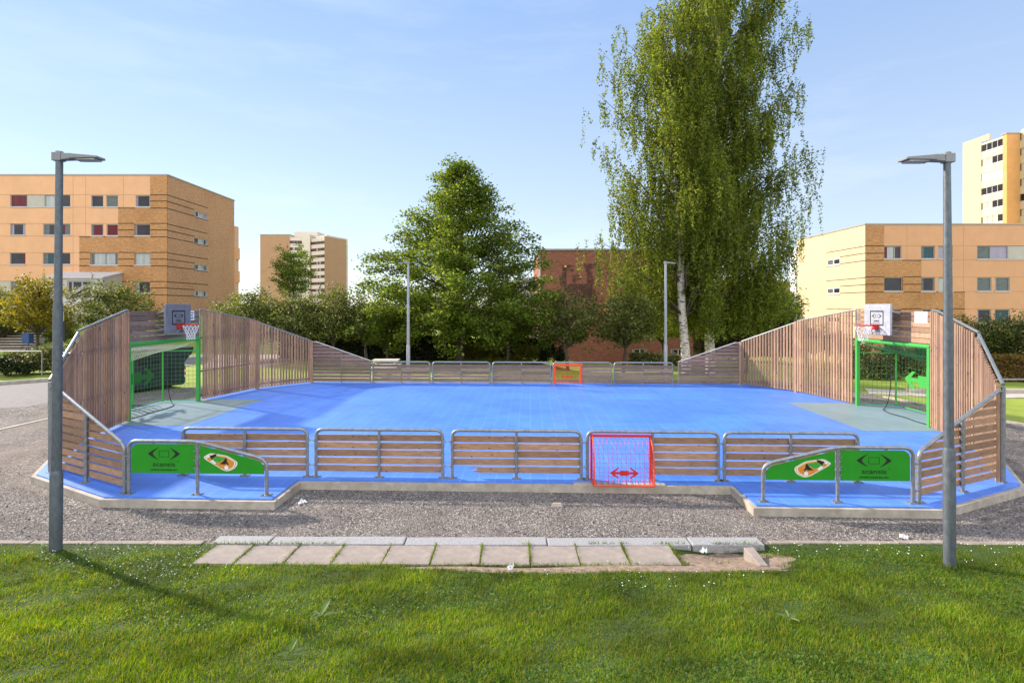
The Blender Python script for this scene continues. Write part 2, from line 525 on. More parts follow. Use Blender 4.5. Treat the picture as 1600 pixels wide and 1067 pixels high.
US = [-6.1 + 2.44 * k + 1.16 for k in range(5)]
UN = [q + 1.18 for q in (-6.09, -3.61, -1.12, 1.31, 3.73)]
NG = 'low rail panels along the near side of the court'
FG = 'low rail panels along the far side of the court'
nl = ['leftmost near rail panel of brown boards in a steel tube, behind the left green banner',
      'near rail panel of whole brown boards, second from the left in the near row',
      'near rail panel whose bottom left board is snapped off and missing',
      'near rail panel with a red mesh mini goal filling its left half',
      'rightmost near rail panel of brown boards, partly behind the right green banner']
for k, u in enumerate(US):
    rail_panel(UN[k], -6.08, 0, nl[k], NG, 'wood', k == 2, -1 if k == 3 else 0, (k > 0, k < 4))
flb = ['far rail panel of greyish boards right of the left sloping end panel',
       'far rail panel of greyish boards in front of the trunk of the big leafy tree',
       'far rail panel of greyish boards directly left of the orange mini goal',
       'far rail panel with the orange mini goal in its left half',
       'rightmost far rail panel of greyish boards next to the right sloping end panel']
for k, u in enumerate(US):
    rail_panel(u, 6.08, math.pi, flb[k], FG, 'wood_grey', False, 1 if k == 3 else 0, (k < 4, k > 0))


def mini_goal(u, v, ang, label, mt, front):
    """opening towards the court (+y); cage bulges to -y"""
    root = croot('mini_goal', u, v, ang, label, 'mini goal', 'mini goals in the rails')
    w, h = (.522 if front else .535), .80
    fr = MB()
    t = .036 if front else .085
    for sx in (-1, 1): fr.box(sx * w - t / 2, sx * w + t / 2, -.03, .045, .01, h)
    fr.box(-w - t / 2, w + t / 2, -.03, .046, h - t, h + .004)
    fr.build('goal_frame', M[mt], root, bevel=.008)
    prof = [(-.03, h - .02), (-.10, h - .035), (-.19, h - .09), (-.27, h - .17), (-.32, h - .26), (-.345, h - .36), (-.36, .3), (-.375, .02)]
    cage = MB(); wr = .0034
    full = fillet([(0, y, z) for y, z in prof], .05, 2)
    L = [0]
    for a, b in zip(full, full[1:]): L.append(L[-1] + (b - a).length)
    def at(s):
        for i in range(len(L) - 1):
            if s <= L[i + 1]: return full[i].lerp(full[i + 1], (s - L[i]) / max(1e-6, L[i + 1] - L[i]))
        return full[-1]
    n = 13
    for k in range(n + 1):
        x = -w + .02 + (2 * w - .04) * k / n
        cage.tube([p + Vector((x, 0, 0)) for p in full], wr, 5)
    m = 12
    for k in range(m + 1):
        p = at(L[-1] * k / m)
        cage.tube([(-w + .02, p.y, p.z), (w - .02, p.y, p.z)], wr, 5)
        for sx in (-1, 1): cage.tube([(sx * (w - .02), p.y, p.z), (sx * (w - .02), -.02, p.z)], wr, 4)
    for sx in (-1, 1):
        for y in (-.11, -.2, -.29):
            zt_ = max(q.z for q in full if q.y <= y + 1e-3)
            cage.tube([(sx * (w - .02), y, .02), (sx * (w - .02), y, zt_)], wr, 4)
    cage.build('mesh_cage', M[mt], root)
    rim = MB()
    for sx in (-1, 1): rim.tube([p + Vector((sx * (w - .012), 0, 0)) for p in full], .012, 6)
    rim.tube([(-w, -.378, .016), (w, -.378, .016)], .014, 6)
    for sx in (-1, 1): rim.tube([(sx * w, -.378, .016), (sx * w, -.02, .016)], .012, 6)
    for k in range(10):
        x = -w + .06 + (2 * w - .12) * k / 9
        rim.tube([(x, -.378, .016), (x, -.03, .016)], .005, 4)
    rim.build('cage_rim', M['orange' if mt == 'red' else mt], root, smooth=True)
    a = MB(); yy0, yy1 = -.388, -.380
    zc = .235
    pl = [(-.25, 0), (-.12, .09), (-.09, .09), (-.16, .02), (-.075, .018), (-.075, .043), (.075, .043), (.075, .018), (.16, .02), (.09, .09), (.12, .09), (.25, 0)]
    poly = [(x, zc + z) for x, z in pl] + [(x, zc - z) for x, z in pl[::-1][1:-1]]
    a.prismy(poly, yy0, yy1).build('arrow_plate', M[mt], root)
    return root


gu = US[3] - .58
mini_goal(UN[3] - .565, -6.08, 0, 'red mini goal with a double arrow, set in the near rail', 'red', True)
mini_goal(gu, 6.08, math.pi, 'orange mini goal set in the far rail', 'orange', False)


# ------------------------------------------------------------------ green banner barriers
def text_into(root, name, txt, size, cx, cz, y, mt, width=None, wide=1.0):
    cu = bpy.data.curves.new('lettering', 'FONT'); cu.body = txt; cu.size = size; cu.align_x = 'CENTER'; cu.extrude = .0015
    ob = bpy.data.objects.new('lettering', cu); COL.objects.link(ob)
    dg = bpy.context.evaluated_depsgraph_get()
    me = bpy.data.meshes.new_from_object(ob.evaluated_get(dg))
    bpy.data.objects.remove(ob)
    for v in me.vertices: v.co = Vector((cx + v.co.x * wide, y - v.co.z, cz + v.co.y))
    me.materials.clear(); me.materials.append(mt)
    o = bpy.data.objects.new(name, me); COL.objects.link(o); o.parent = root
    return o


def crescents(mb, cx, cz, w, h, y0, y1):
    for s in (-1, 1):
        tip = .5 * w
        n = 8
        outer, inner = [], []
        for k in range(n + 1):
            t = -1 + 2 * k / n
            outer.append((cx + s * (tip - (tip - .16 * w) * abs(t) ** 1.25), cz + t * h / 2))
            inner.append((cx + s * (.16 * w + (.36 * w - .16 * w) * (1 - abs(t) ** 1.25)), cz + t * h / 2))
        mb.prismy(outer + inner[::-1][1:-1], y0, y1)


def rect_outline(mb, x0, x1, z0, z1, t, y0, y1):
    mb.box(x0, x1, y0, y1, z0, z0 + t); mb.box(x0, x1, y0, y1, z1 - t, z1)
    mb.box(x0, x0 + t, y0, y1, z0 + t, z1 - t); mb.box(x1 - t, x1, y0, y1, z0 + t, z1 - t)


def banner_barrier(m, label):
    root = croot('banner_barrier', m * 5.17, -7.08, 0, label, 'barrier', 'green banner barriers')
    X = lambda x: m * x
    hi, lo = .87, .585
    path = [(X(1.16), 0, 0), (X(1.16), 0, hi), (X(.0), 0, hi), (X(-1.16), 0, lo), (X(-1.16), 0, 0)]
    P = fillet(path[:3] + path[3:], .15, 6)
    MB().tube(P, .03, 10).build('tube_frame', M['steel'], root, smooth=True)
    MB().tube([(0, 0, 0), (0, 0, hi - .02)], .028, 10).build('middle_post', M['steel'], root, smooth=True)
    plates(root, (X(1.16), 0, X(-1.16)))
    b = MB()
    y0, y1 = -.006, .006
    zb = .345
    def pr(pts): b.prismy([(X(x), z) for x, z in pts], y0, y1)
    pr([(.045, zb), (1.115, zb), (1.115, hi - .15), (1.09, hi - .09), (1.04, hi - .05), (.98, hi - .045), (.045, hi - .045)])
    s_ = (hi - lo) / 1.16
    pr([(-.045, zb), (-.045, hi - .05 - .045 * s_), (-1.02, lo + .14 * s_ - .055), (-1.085, lo - .075), (-1.115, lo - .12), (-1.115, zb)])
    bo = b.build('banner_panel', M['banner'], root)
    hk = MB()
    for x in (.32, .75): hk.box(X(x) - .02, X(x) + .02, -.008, .008, hi - .05, hi - .02)
    for z in (.42, .55, .7): hk.box(X(.045) - .02, X(.045) + .02, -.0075, .0075, z, z + .02)
    hk.build('banner_hooks', M['steel'], root)
    cx = X(.56)
    lg = MB()
    crescents(lg, cx, .665, .54, .215, -.009, -.0065)
    rect_outline(lg, cx - .085, cx + .085, .612, .716, .006, -.009, -.0065)
    lg.build('emblem', M['black'], root)
    text_into(root, 'lettering', 'scansis', .108, cx, .458, -.0085, M['black'], wide=1.3)
    text_into(root, 'lettering', 'www.scansis.no', .052, cx, .388, -.0085, M['black'], wide=1.35)
    text_into(root, 'lettering', '\u00ae', .022, cx + .235, .53, -.0085, M['black'])
    # oval picture of a ball court, as printed on the banner
    sx, sz = -.40, .535
    def T(pts, ang=0):
        c, s2 = math.cos(ang), math.sin(ang)
        return [(X(sx + (x * c - z * s2)), sz + (x * s2 + z * c)) for x, z in pts]
    base = [(p.x, p.y) for p in fillet([(.26, .04, 0), (.30, .08, 0), (.18, .15, 0), (-.10, .11, 0), (-.29, 0, 0), (-.245, -.095, 0), (-.12, -.15, 0), (-.04, -.135, 0), (.26, .04, 0)], .05, 3)][:-1]
    def shape(k): return [(x * k, z * k) for x, z in base]
    pic = MB().prismy(T(shape(1.0)), -.0085, -.0062)
    po = pic.build('oval_picture', M['net_white'], root)
    def layer(nm, pts, mt, d): MB().prismy(T(pts), -.0085 - d, -.0083 - d + .0002).build(nm, mt, po)
    def Z(pts): return [(-x * .00158, y * .00158) for x, y in pts]
    layer('picture_border', shape(.93), PIC['tan'], .0012)
    layer('picture_rim', shape(.88), PIC['cream'], .0022)
    layer('picture_ground', shape(.82), PIC['ochre'], .0032)
    layer('picture_grass', Z([(-110, 25), (-40, 62), (52, 42), (-20, -5)]), PIC['green'], .0042)
    layer('picture_fence', Z([(-118, 68), (-45, 88), (-50, 62), (-100, 30)]), PIC['black'], .0052)
    layer('picture_fence', Z([(-15, -18), (20, 5), (55, 50), (68, 20), (45, -22)]), PIC['black'], .0052)
    layer('picture_figure', Z([(58, 20), (72, 0), (85, -25), (70, -28), (60, -8), (50, -22)]), PIC['black'], .0058)
    layer('picture_roof', Z([(-112, 15), (-85, 24), (-48, -8), (-68, -22)]), PIC['white'], .0052)
    layer('picture_roof', Z([(-155, 55), (-125, 72), (-118, 55), (-140, 42)]), PIC['white'], .0052)
    layer('picture_ball', Z([(60 + 22 * math.cos(a), -55 + 22 * math.sin(a)) for a in [2 * math.pi * k / 12 for k in range(12)]]), PIC['white'], .0056)
    return root


PIC = {'tan': mat('print_tan', (.55, .30, .12), .5, .05), 'cream': mat('print_cream', (.75, .7, .55), .5, .05), 'ochre': mat('print_ochre', (.55, .21, .03), .5, .15, 20),
       'green': mat('print_green', (.03, .30, .04), .5, .1, 20), 'black': M['black'], 'white': mat('print_white', (.65, .70, .68), .5, .1, 20)}
banner_barrier(1, 'green banner barrier sloping down to the left, in front of the right entrance')
banner_barrier(-1, 'green banner barrier sloping down to the right, in front of the left entrance')


# ------------------------------------------------------------------ wing panels on the near side (tube outside, boards inside)
def seg(P0, P1):
    d = Vector(P1) - Vector(P0)
    return d.length, math.atan2(d.y, d.x)


def inward(P0, P1):
    L, a = seg(P0, P1)
    mid = (Vector(P0) + Vector(P1)) / 2
    return 1 if Vector((-math.sin(a), math.cos(a))).dot(-mid) > 0 else -1


def clip_board(mb, x0, x1, z, h, top, y0, y1):
    """board clipped under the line z = top(x), which rises with x"""
    pts = []
    xs = [x0 + (x1 - x0) * k / 40 for k in range(41)]
    ok = [x for x in xs if top(x) > z + .02]
    if not ok or ok[-1] - ok[0] < .12: return
    a, b = ok[0], ok[-1]
    up = [(x, min(z + h, top(x))) for x in xs if a <= x <= b]
    poly = [(a, z), (b, z)] + up[::-1]
    cl = [poly[0]]
    for p in poly[1:]:
        if (Vector(p) - Vector(cl[-1])).length > .004: cl.append(p)
    mb.prismy(cl, y0, y1)


def wing_near(P0, P1, label):
    """P0 low end, P1 high end"""
    L, a = seg(P0, P1); s = inward(P0, P1)
    root = croot('wing_panel', *P0, a, label, 'fence panel', 'sloping wing panels beside the entrances')
    h0, h1 = .80, 1.60
    P = fillet([(0, 0, 0), (0, 0, h0), (L - .10, 0, h1 + .02), (L, 0, h1 - .02), (L, 0, 0)], .12, 6)
    MB().tube(P, .031, 10).build('tube_frame', M['steel'], root, smooth=True)
    zm = h0 + (h1 - h0) * .5
    MB().tube([(L / 2, 0, 0), (L / 2, 0, zm)], .028, 10).build('middle_post', M['steel'], root, smooth=True)
    plates(root, (0, L / 2, L))
    top = lambda x: h0 + (h1 - h0) * x / L - .06
    b = MB()
    for k in range(11):
        z = .09 + .139 * k
        for xa, xb in ((.03, L / 2 - .003), (L / 2 + .003, L - .02)):
            dy = random.uniform(-.003, .003)
            clip_board(b, xa, xb, z, .103, top, s * .034 + dy, s * .064 + dy)
    b.build('boards', M['wood'], root)
    for x, lim in ((0, h0), (L / 2, zm), (L, h1)):
        for k in range(11):
            z = .13 + .139 * k
            if z < lim - .12: MB().tube([(x, -s * .036, z), (x + .03, s * .05, z + .012)], .012, 5).build('bolt', M['steel'], root)
    for z in (.2, .62):
        MB().tube([(0, 0, z), (-.09, 0, z)], .012, 6).build('clamp', M['steel'], root)
    return root


W_R, E_R = (6.44, -7.06), (8.61, -5.98)
W_L, E_L = (-6.41, -7.07), (-8.63, -6.0)
wing_near(W_R, E_R, 'brown board wing panel sloping down to the left, behind the right near lamp post')
wing_near(W_L, E_L, 'brown board wing panel sloping down to the right, behind the left near lamp post')


def wing_far(P0, P1, label):
    L, a = seg(P0, P1); s = inward(P0, P1)
    root = croot('wing_panel', *P0, a, label, 'fence panel', 'sloping end panels of the far side')
    h0, h1 = .88, 1.66
    for x, h in ((0, h0), (L / 2, (h0 + h1) / 2), (L, h1)): MB().tube([(x, -s * .03, 0), (x, -s * .03, h - .04)], .028, 8).build('post', M['steel'], root, smooth=True)
    top = lambda x: h0 + (h1 - h0) * min(1, x / (L * .93))
    b = MB()
    for k in range(12):
        z = .07 + .139 * k
        for xa, xb in ((-.02, L / 2 - .003), (L / 2 + .003, L)):
            dy = random.uniform(-.003, .003)
            clip_board(b, xa, xb, z, .112, top, s * .004 + dy, s * .034 + dy)
    b.build('boards', M['wood_grey'], root)
    c = MB().bar((-.03, s * .015, h0 + .02), (L * .93, s * .015, h1 + .015), .06, .022)
    c.bar((L * .93, s * .015, h1 + .015), (L, s * .015, h1 + .012), .06, .022)
    c.build('cap_strip', M['sill'], root)
    for x, lim in ((.0, h0), (L / 2, (h0 + h1) / 2), (L - .03, h1)):
        for k in range(12):
            z = .11 + .139 * k
            if z < lim - .08: MB().box(x - .012, x + .012, s * .03, s * .042, z, z + .022).build('bolt', M['steel'], root)
    return root


E_FR, E_FL = (8.62, 6.1), (-8.62, 6.1)
wing_far((6.22, 6.08), E_FR, 'greyish board end panel rising to the right, at the far right corner')
wing_far((-6.22, 6.08), E_FL, 'greyish board end panel rising to the left, at the far left corner')


# ------------------------------------------------------------------ tall slat panels
def slat_panel(P0, P1, h0, h1, label, flat=0.0, cornerposts=(1, 1)):
    L, a = seg(P0, P1); s = inward(P0, P1)
    root = croot('slat_panel', *P0, a, label, 'fence panel', 'tall vertical slat panels')
    top = lambda x: h0 + (h1 - h0) * max(0, (x - flat * L)) / (L - flat * L)
    n = max(1, int((L - .10) / .115)); st = (L - .10) / n
    b = MB()
    for k in range(n):
        x = .05 + st * (k + .5) - .033 + random.uniform(-.004, .004)
        y0 = s * (.03 + random.uniform(-.003, .003)); y1 = y0 + s * .033
        zt_ = top(x + .03) + random.uniform(-.006, .006)
        b.prismy([(x, .05), (x + .067, .05), (x + .067, zt_ + (top(x + .067) - top(x)) * .5), (x, zt_)], y0, y1)
    b.build('slats', M['slat'], root)
    for x, on, h in ((0, cornerposts[0], h0), (L, cornerposts[1], h1)):
        if on: MB().tube([(x, -s * .02, 0), (x, -s * .02, h - .02)], .035, 8).build('post', M['steel'], root, smooth=True)
    tp = [(0, -s * .02, h0 + .02)] + ([(flat * L, -s * .02, h0 + .02)] if flat else []) + [(L, -s * .02, h1 + .02)]
    MB().tube(fillet(tp, .3, 4), .032, 8).build('top_tube', M['steel'], root, smooth=True)
    r = MB()
    for z in (.16, .95, 2.05):
        xe = L
        if h1 < z + .05:
            xe = max(x for x in [L * k / 40 for k in range(41)] if top(x) > z + .05)
        r.box(.03, xe - .03, min(0, s * .028), max(0, s * .028), z, z + .05)
    if h1 < 2.0: r.bar((.03, s * .014, 2.12), (L - .03, s * .014, h1 - .42), .028, .05)
    r.build('cross_rails', M['wood_dark'], root)
    if cornerposts[1]:
        MB().box(L - .055, L + .055, min(s * .028, s * .085), max(s * .028, s * .085), .0, h1 + .01).build('corner_board', M['slat'], root)
    return root


G = {('r', 'n'): (10.55, -1.60), ('r', 'f'): (10.58, 1.70), ('l', 'n'): (-10.60, -1.46), ('l', 'f'): (-10.58, 1.70)}
B = {('r', 'n'): (9.82, -3.95), ('r', 'f'): (9.98, 4.25), ('l', 'n'): (-9.92, -3.86), ('l', 'f'): (-10.04, 4.3)}
E = {('r', 'n'): E_R, ('r', 'f'): (8.66, 6.02), ('l', 'n'): E_L, ('l', 'f'): (-8.66, 6.04)}
lab = {('r', 'n'): ('tallest sunlit slat panel right of the right goal, behind the lamp post', 'steeply sloping pale slat panel at the right edge, above the right brown wing panel'),
       ('r', 'f'): ('tall slat panel left of the right goal, beneath the yellow gable', 'lower slat panel at the far right, beside the horizontal end panel below the birches'),
       ('l', 'n'): ('tall shaded slat panel left of the left goal', 'steeply sloping slat panel at the left edge, partly behind the lamp post'),
       ('l', 'f'): ('tall slat panel right of the left goal, below the orange gable wall', 'lower slat panel at the far left, beside the horizontal end panel')}
for k in G:
    hb = 2.52 if k[1] == 'n' else 2.56
    slat_panel(G[k], B[k], 2.97, hb, lab[k][0], .12 if k == ('r', 'n') else .04, (1, 1 if k[1] == 'f' else 0))
    slat_panel(B[k], E[k], hb - .04, 1.70, lab[k][1], 0, (1, 1))


# ------------------------------------------------------------------ goals, hoops
def goal_end(m, side):
    ang = 0
    nm = 'right' if m > 0 else 'left'
    gz = m
    # horizontal boards over the goal
    root = croot('board_panel', m * 10.60, .06, 0, 'horizontal board panel above the %s green goal' % nm, 'fence panel', 'board panels over the goals')
    b = MB()
    for k in range(6):
        z = 2.135 + .142 * k
        ys = [-1.60, .02, 1.60]
        for y0, y1 in zip(ys, ys[1:]):
            dx = random.uniform(-.003, .003)
            b.box(-.015 + dx, .015 + dx, y0 + .003, y1 - .003, z, z + .122)
    b.build('boards', M['slat' if m > 0 else 'wood_grey'], root)
    for y in (-1.57, .02, 1.57): MB().tube([(m * .05, y, 2.1), (m * .05, y, 2.99)], .03, 8).build('post', M['steel'], root, smooth=True)
    MB().tube([(m * .05, -1.6, 2.105), (m * .05, 1.6, 2.105)], .028, 8).build('bottom_tube', M['steel'], root, smooth=True)
    # goal: x outward from the court = m
    root = croot('football_goal', m * 10.57, .04, 0, '%s green football goal with a mesh cage' % ('bright, sunlit' if m > 0 else 'dark, shaded'), 'goal', 'green football goals')
    W, H, D = 1.545, 2.06, 1.04
    f = MB()
    for sy in (-1, 1): f.box(-.05, .05, sy * W - .05, sy * W + .05, .0, H - .03)
    f.tube([(0, -W - .05, H), (0, W + .05, H)], .062, 12)
    f.build('goal_frame', M['green'], root, bevel=.012)
    BH = 1.66; Yb = 1.34
    c = MB()
    corners = [(m * .03, W), (m * D, Yb), (m * D, -Yb), (m * .03, -W)]
    for x, y in corners[1:3]: c.box(x - .02, x + .02, y - .02, y + .02, .03, BH)
    c.box(m * D - .018, m * D + .018, -.02, .02, .03, BH)
    for (xa, ya), (xb, yb) in zip(corners, corners[1:]):
        for z in (.06, BH): c.bar((xa, ya, z), (xb, yb, z), .03, .03)
    for sy in (-1, 1): c.bar((m * .03, sy * W, H - .08), (m * D, sy * Yb, BH + .02), .03, .03)
    c.build('cage_frame', M['green'], root)
    w_ = MB(); wr = .0045
    for (xa, ya), (xb, yb), nv in ((corners[0], corners[1], 8), (corners[1], corners[2], 19), (corners[2], corners[3], 8)):
        for k in range(1, nv):
            t = k / nv; x, y = xa + (xb - xa) * t, ya + (yb - ya) * t
            w_.tube([(x, y, .06), (x, y, BH)], wr, 4)
        for k in range(1, 12): 
            z = .06 + (BH - .06) * k / 12
            w_.tube([(xa, ya, z), (xb, yb, z)], wr, 4)
    w_.build('mesh_grid', M['green_wire'], root)
    ar = MB()
    pl = [(-.95, 0), (-.60, .255), (-.48, .255), (-.66, .06), (-.36, .06), (-.36, .16), (.36, .16), (.36, .06), (.66, .06), (.48, .255), (.60, .255), (.95, 0)]
    poly = pl + [(y, -z) for y, z in pl[::-1][1:-1]]
    n_ = len(poly)
    vs = [(m * (D - .012), y, .93 + z) for y, z in poly] + [(m * (D - .002), y, .93 + z) for y, z in poly]
    ar.add(vs, [tuple(range(n_)), tuple(range(2 * n_ - 1, n_ - 1, -1))] + [(i, n_ + i, n_ + (i + 1) % n_, (i + 1) % n_) for i in range(n_)])
    ar.build('arrow_plate', M['green' if m > 0 else 'green_shaded'], root)
    # slack rope net under the roof of the cage
    net = MB(); nx, ny = 9, 26
    def N_(i, j):
        t, q = i / nx, j / ny
        y = (W - .06) + (-2 * W + .12) * q
        sag = .16 * math.sin(math.pi * q) * (t * .8 + .2) + .05 * math.sin(7 * q + 3 * t)
        x = m * (.02 + (D - .08) * t)
        return Vector((x, max(-Yb - .15 * (1 - t), min(Yb + .15 * (1 - t), y)), H - .07 - (H - BH) * t * .8 - abs(sag)))
    for i in range(nx + 1): net.tube([N_(i, j) for j in range(ny + 1)], .005, 4)
    for j in range(ny + 1): net.tube([N_(i, j) for i in range(nx + 1)], .005, 4)
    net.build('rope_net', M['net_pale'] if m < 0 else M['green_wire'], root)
    rp = MB()
    pts = [(m * .12, -W + .1, .025), (m * .05, -W + .6, .02), (m * .16, -.5, .02), (m * .10, .2, .02), (m * .28, .8, .02), (m * .62, Yb - .22, .03), (m * .78, Yb - .14, .5), (m * .80, Yb - .13, 1.2), (m * .74, Yb - .1, BH - .05)]
    rp.tube(fillet(pts, .3, 4), .012, 6)
    rp.build('net_rope', M['rope'], root, smooth=True)
    lo = MB()
    for k in range(22 if m < 0 else 0):
        t = k / 21; y = -W + .15 + t * 1.5
        lo.tube([(m * (D - .05), y, .34 - .2 * t), (m * (.45 + .2 * math.sin(k * 2.1)), y + .05, .1), (m * .12, y - .02, .022)], .004, 4)
    if m < 0: lo.build('slack_net', M['rope'], root)
    # hoop
    bx = -m * .0
    root = croot('basketball_hoop', m * 10.20, 0, 0, 'basketball hoop with a %s backboard over the %s goal' % ('light grey' if m > 0 else 'shaded grey', nm), 'basketball hoop', 'basketball hoops')
    bb = MB().box(-.03, .03, -.58, .58, 2.30, 3.17).build('backboard', M['board_grey' if m > 0 else 'board_shaded'], root, bevel=.01)
    sq = MB(); fx0, fx1 = (-.034, -.0305) if m > 0 else (.0305, .034)
    def yz_rect(y0, y1, z0, z1, t):
        sq.box(fx0, fx1, y0, y1, z0, z0 + t); sq.box(fx0, fx1, y0, y1, z1 - t, z1)
        sq.box(fx0, fx1, y0, y0 + t, z0 + t, z1 - t); sq.box(fx0, fx1, y1 - t, y1, z0 + t, z1 - t)
    yz_rect(-.30, .30, 2.56, 2.98, .035)
    tmp = MB(); crescents(tmp, 0, 2.83, .42, .155, 0, 1)
    rect_outline(tmp, -.06, .06, 2.795, 2.865, .006, 0, 1)
    for k in range(9): tmp.box(-.115 + .026 * k, -.115 + .026 * k + .018, 0, 1, 2.675, 2.70 + .008 * (k % 3 == 1))
    tmp.box(-.16, .16, 0, 1, 2.635, 2.645)
    sq.add([(fx0 + (fx1 - fx0) * y, (-x if m > 0 else x), z) for x, y, z in tmp.v], tmp.f)
    sq.build('target_square', M['black'], bb)
    bk = MB().box(min(-m * .03, -m * .16), max(-m * .03, -m * .16), -.10, .10, 2.44, 2.58)
    bk.build('ring_bracket', M['red'], root, bevel=.015)
    rg = MB(); rx = -m * .40
    circ = [(rx + .225 * math.cos(a), .225 * math.sin(a), 2.56) for a in [2 * math.pi * k / 28 for k in range(29)]]
    rg.tube(circ, .014, 8, caps=False)
    rg.bar((-m * .15, -.09, 2.565), (-m * .26, -.17, 2.565), .03, .02); rg.bar((-m * .15, .09, 2.565), (-m * .26, .17, 2.565), .03, .02)
    rg.build('ring', M['red'], root, smooth=True)
    nt_ = MB(); K = 12; lev = [(0, .222), (.11, .185), (.20, .15), (.28, .12), (.36, .11), (.43, .115)]
    for k in range(K):
        for d in (-1, 1):
            pts = []
            for i, (dz, r_) in enumerate(lev):
                a = 2 * math.pi * (k + d * .5 * i) / K
                pts.append((rx + r_ * math.cos(a), r_ * math.sin(a), 2.55 - dz + random.uniform(-.008, .008)))
            nt_.tube(pts, .0065, 4)
    nt_.build('hoop_net', M['net_white'], root)
    for sy in (-.4, .4):
        for za, zc in ((3.0, 2.9), (2.4, 2.5)): MB().bar((m * .03, sy, za), (m * .36, sy, zc), .05, .05).build('support_arm', M['steel'], root)
    for sy in (-.05, .08, ):
        MB().tube([(-m * .12, sy, 2.45), (-m * .035, sy * 2.5, 2.32)], .01, 6).build('brace', M['steel'], root)
    # notice sheet
    v = -1.18 if m > 0 else 1.16
    lbl = 'white notice sheet with faded print, right of the %s hoop' % nm
    ro = croot('notice_sheet', m * 10.575, v, 0, lbl, 'notice', 'white notice sheets')
    MB().box(min(0, m * .006), max(0, m * .006), -.23, .23, 2.66, 2.965).build('sheet', M['white'], ro)
    tx = MB(); r2 = random.Random(5)
    for row, (z, w_r) in enumerate(((2.88, .36), (2.80, .29), (2.71, .37))):
        y = -w_r / 2
        while y < w_r / 2:
            wl = r2.uniform(.018, .034)
            if not (row == 0 and .02 < y < .06) and not (row == 1 and -.06 < y < -.03) and not (row == 2 and -.15 < y < -.11):
                tx.box(min(-m * .003, -m * .0005), max(-m * .003, -m * .0005), y, y + wl, z, z + r2.uniform(.035, .05))
            y += wl + .007
    tx.build('faded_print', mat('faded_ink', (.10, .11, .24) if m < 0 else (.55, .56, .60), .7, .2), ro)


goal_end(1, 'right')
goal_end(-1, 'left')


# ------------------------------------------------------------------ street lamps
def street_lamp(X, Y, z0, ztop, m, label, r0=.073, r1=.041, sleeve=.93, lean=0, mt='lamp_steel', joint=None, arm=.55):
    root = empty('street_lamp', (X, Y, z0), 0, label, 'street lamp', 'slim grey street lamps')
    H = ztop - z0
    P = lambda z: (lean * z / H, 0, z)
    MB().tube([P(-.3), P(sleeve), P(sleeve + .05)], r0, 20, radii=[r0, r0, r0 * .8]).build('base_sleeve', M[mt], root, smooth=True)
    prof = [(sleeve, r0 * .80), (H * .62, r0 * .74 if joint else r0 * .72)]
    if joint: prof += [(joint, r0 * .73), (joint + .03, r1 * 1.12)]
    prof += [(H, r1)]
    MB().tube([P(z) for z, _ in prof], .05, 18, radii=[r for _, r in prof]).build('pole', M[mt], root, smooth=True)
    hd = MB()
    z = H
    x0 = lean - m * .03
    hd.box(min(lean - m * .07, lean + m * .05), max(lean - m * .07, lean + m * .05), -.05, .05, z - .10, z + .01)
    hd.tube([(lean, 0, z - .01), (lean, 0, z + .03)], .045, 12)
    hd.build('spigot', M['lamp_head'], root, bevel=.006)
    a = MB()
    def prof_box(xa, xb, wa, wb, za0, za1, zb0, zb1):
        a.add([(lean + m * xa, -wa, za0), (lean + m * xa, wa, za0), (lean + m * xa, wa, za1), (lean + m * xa, -wa, za1),
               (lean + m * xb, -wb, zb0), (lean + m * xb, wb, zb0), (lean + m * xb, wb, zb1), (lean + m * xb, -wb, zb1)],
              [(0, 1, 2, 3), (7, 6, 5, 4), (0, 4, 5, 1), (1, 5, 6, 2), (2, 6, 7, 3), (3, 7, 4, 0)])
    prof_box(.05, .20, .045, .06, z - .09, z - .0, z - .08, z - .005)
    prof_box(.20, arm, .11, .085, z - .085, z - .02, z - .075, z - .045)
    a.build('lamp_head', M['lamp_head'], root, bevel=.008)
    MB().box(min(lean + m * .27, lean + m * (arm - .04)), max(lean + m * .27, lean + m * (arm - .04)), -.075, .075, z - .094, z - .082).build('lens', M['sill'], root)
    return root


street_lamp(PX(87, 7.2), 7.2, -.13, 5.11, 1, 'slim grey street lamp at the near left, its flat head pointing right', sleeve=1.0, lean=.05, joint=3.17)
street_lamp(PX(1484, 6.68), 6.68, -.11, 4.95, -1, 'slim grey street lamp at the near right, its flat head pointing left', r0=.066, r1=.038, sleeve=1.42, lean=-.035)
street_lamp(PX(638, 24.6), 24.6, -.17, 5.13, -1, 'pale far street lamp in front of the big leafy tree', r0=.085, r1=.05, sleeve=1.5, mt='lamp_far', arm=.45)
street_lamp(PX(1040, 24.6), 24.6, -.17, 5.13, 1, 'pale far street lamp in front of the birch trees', r0=.085, r1=.05, sleeve=1.5, mt='lamp_far', arm=.45)

# ------------------------------------------------------------------ ground
def ss(t):
    t = max(0, min(1, t)); return t * t * (3 - 2 * t)


def gh(X, Y):
    if Y < 7: return -.9
    return -.175 + 2.5 * ss((-X - 19.5) / 13) * ss((Y - 33) / 16) - 1.5 * ss((X - 1) / 4) * ss((Y - 25.5) / 13) - .6 * ss((X - 12) / 10) * ss((Y - 34) / 10)


def lawn_z(X, Y):
    t = 7.44 - Y
    if t <= 0: return -.15
    z = -.15 + .045 * t + .036 * t * t if t < 5 else -.15 + .225 + .9 + (t - 5) * .12
    z -= .10 * math.exp(-((X - 2.78) / .55) ** 2 - ((Y - 7.08) / .26) ** 2)     # soil washed away under the end block
    return z + .018 * math.sin(X * 1.3 + Y * .7) * min(1, t * .6) + .012 * math.sin(X * 3.1 - Y * 2.3) * min(1, t * .5)


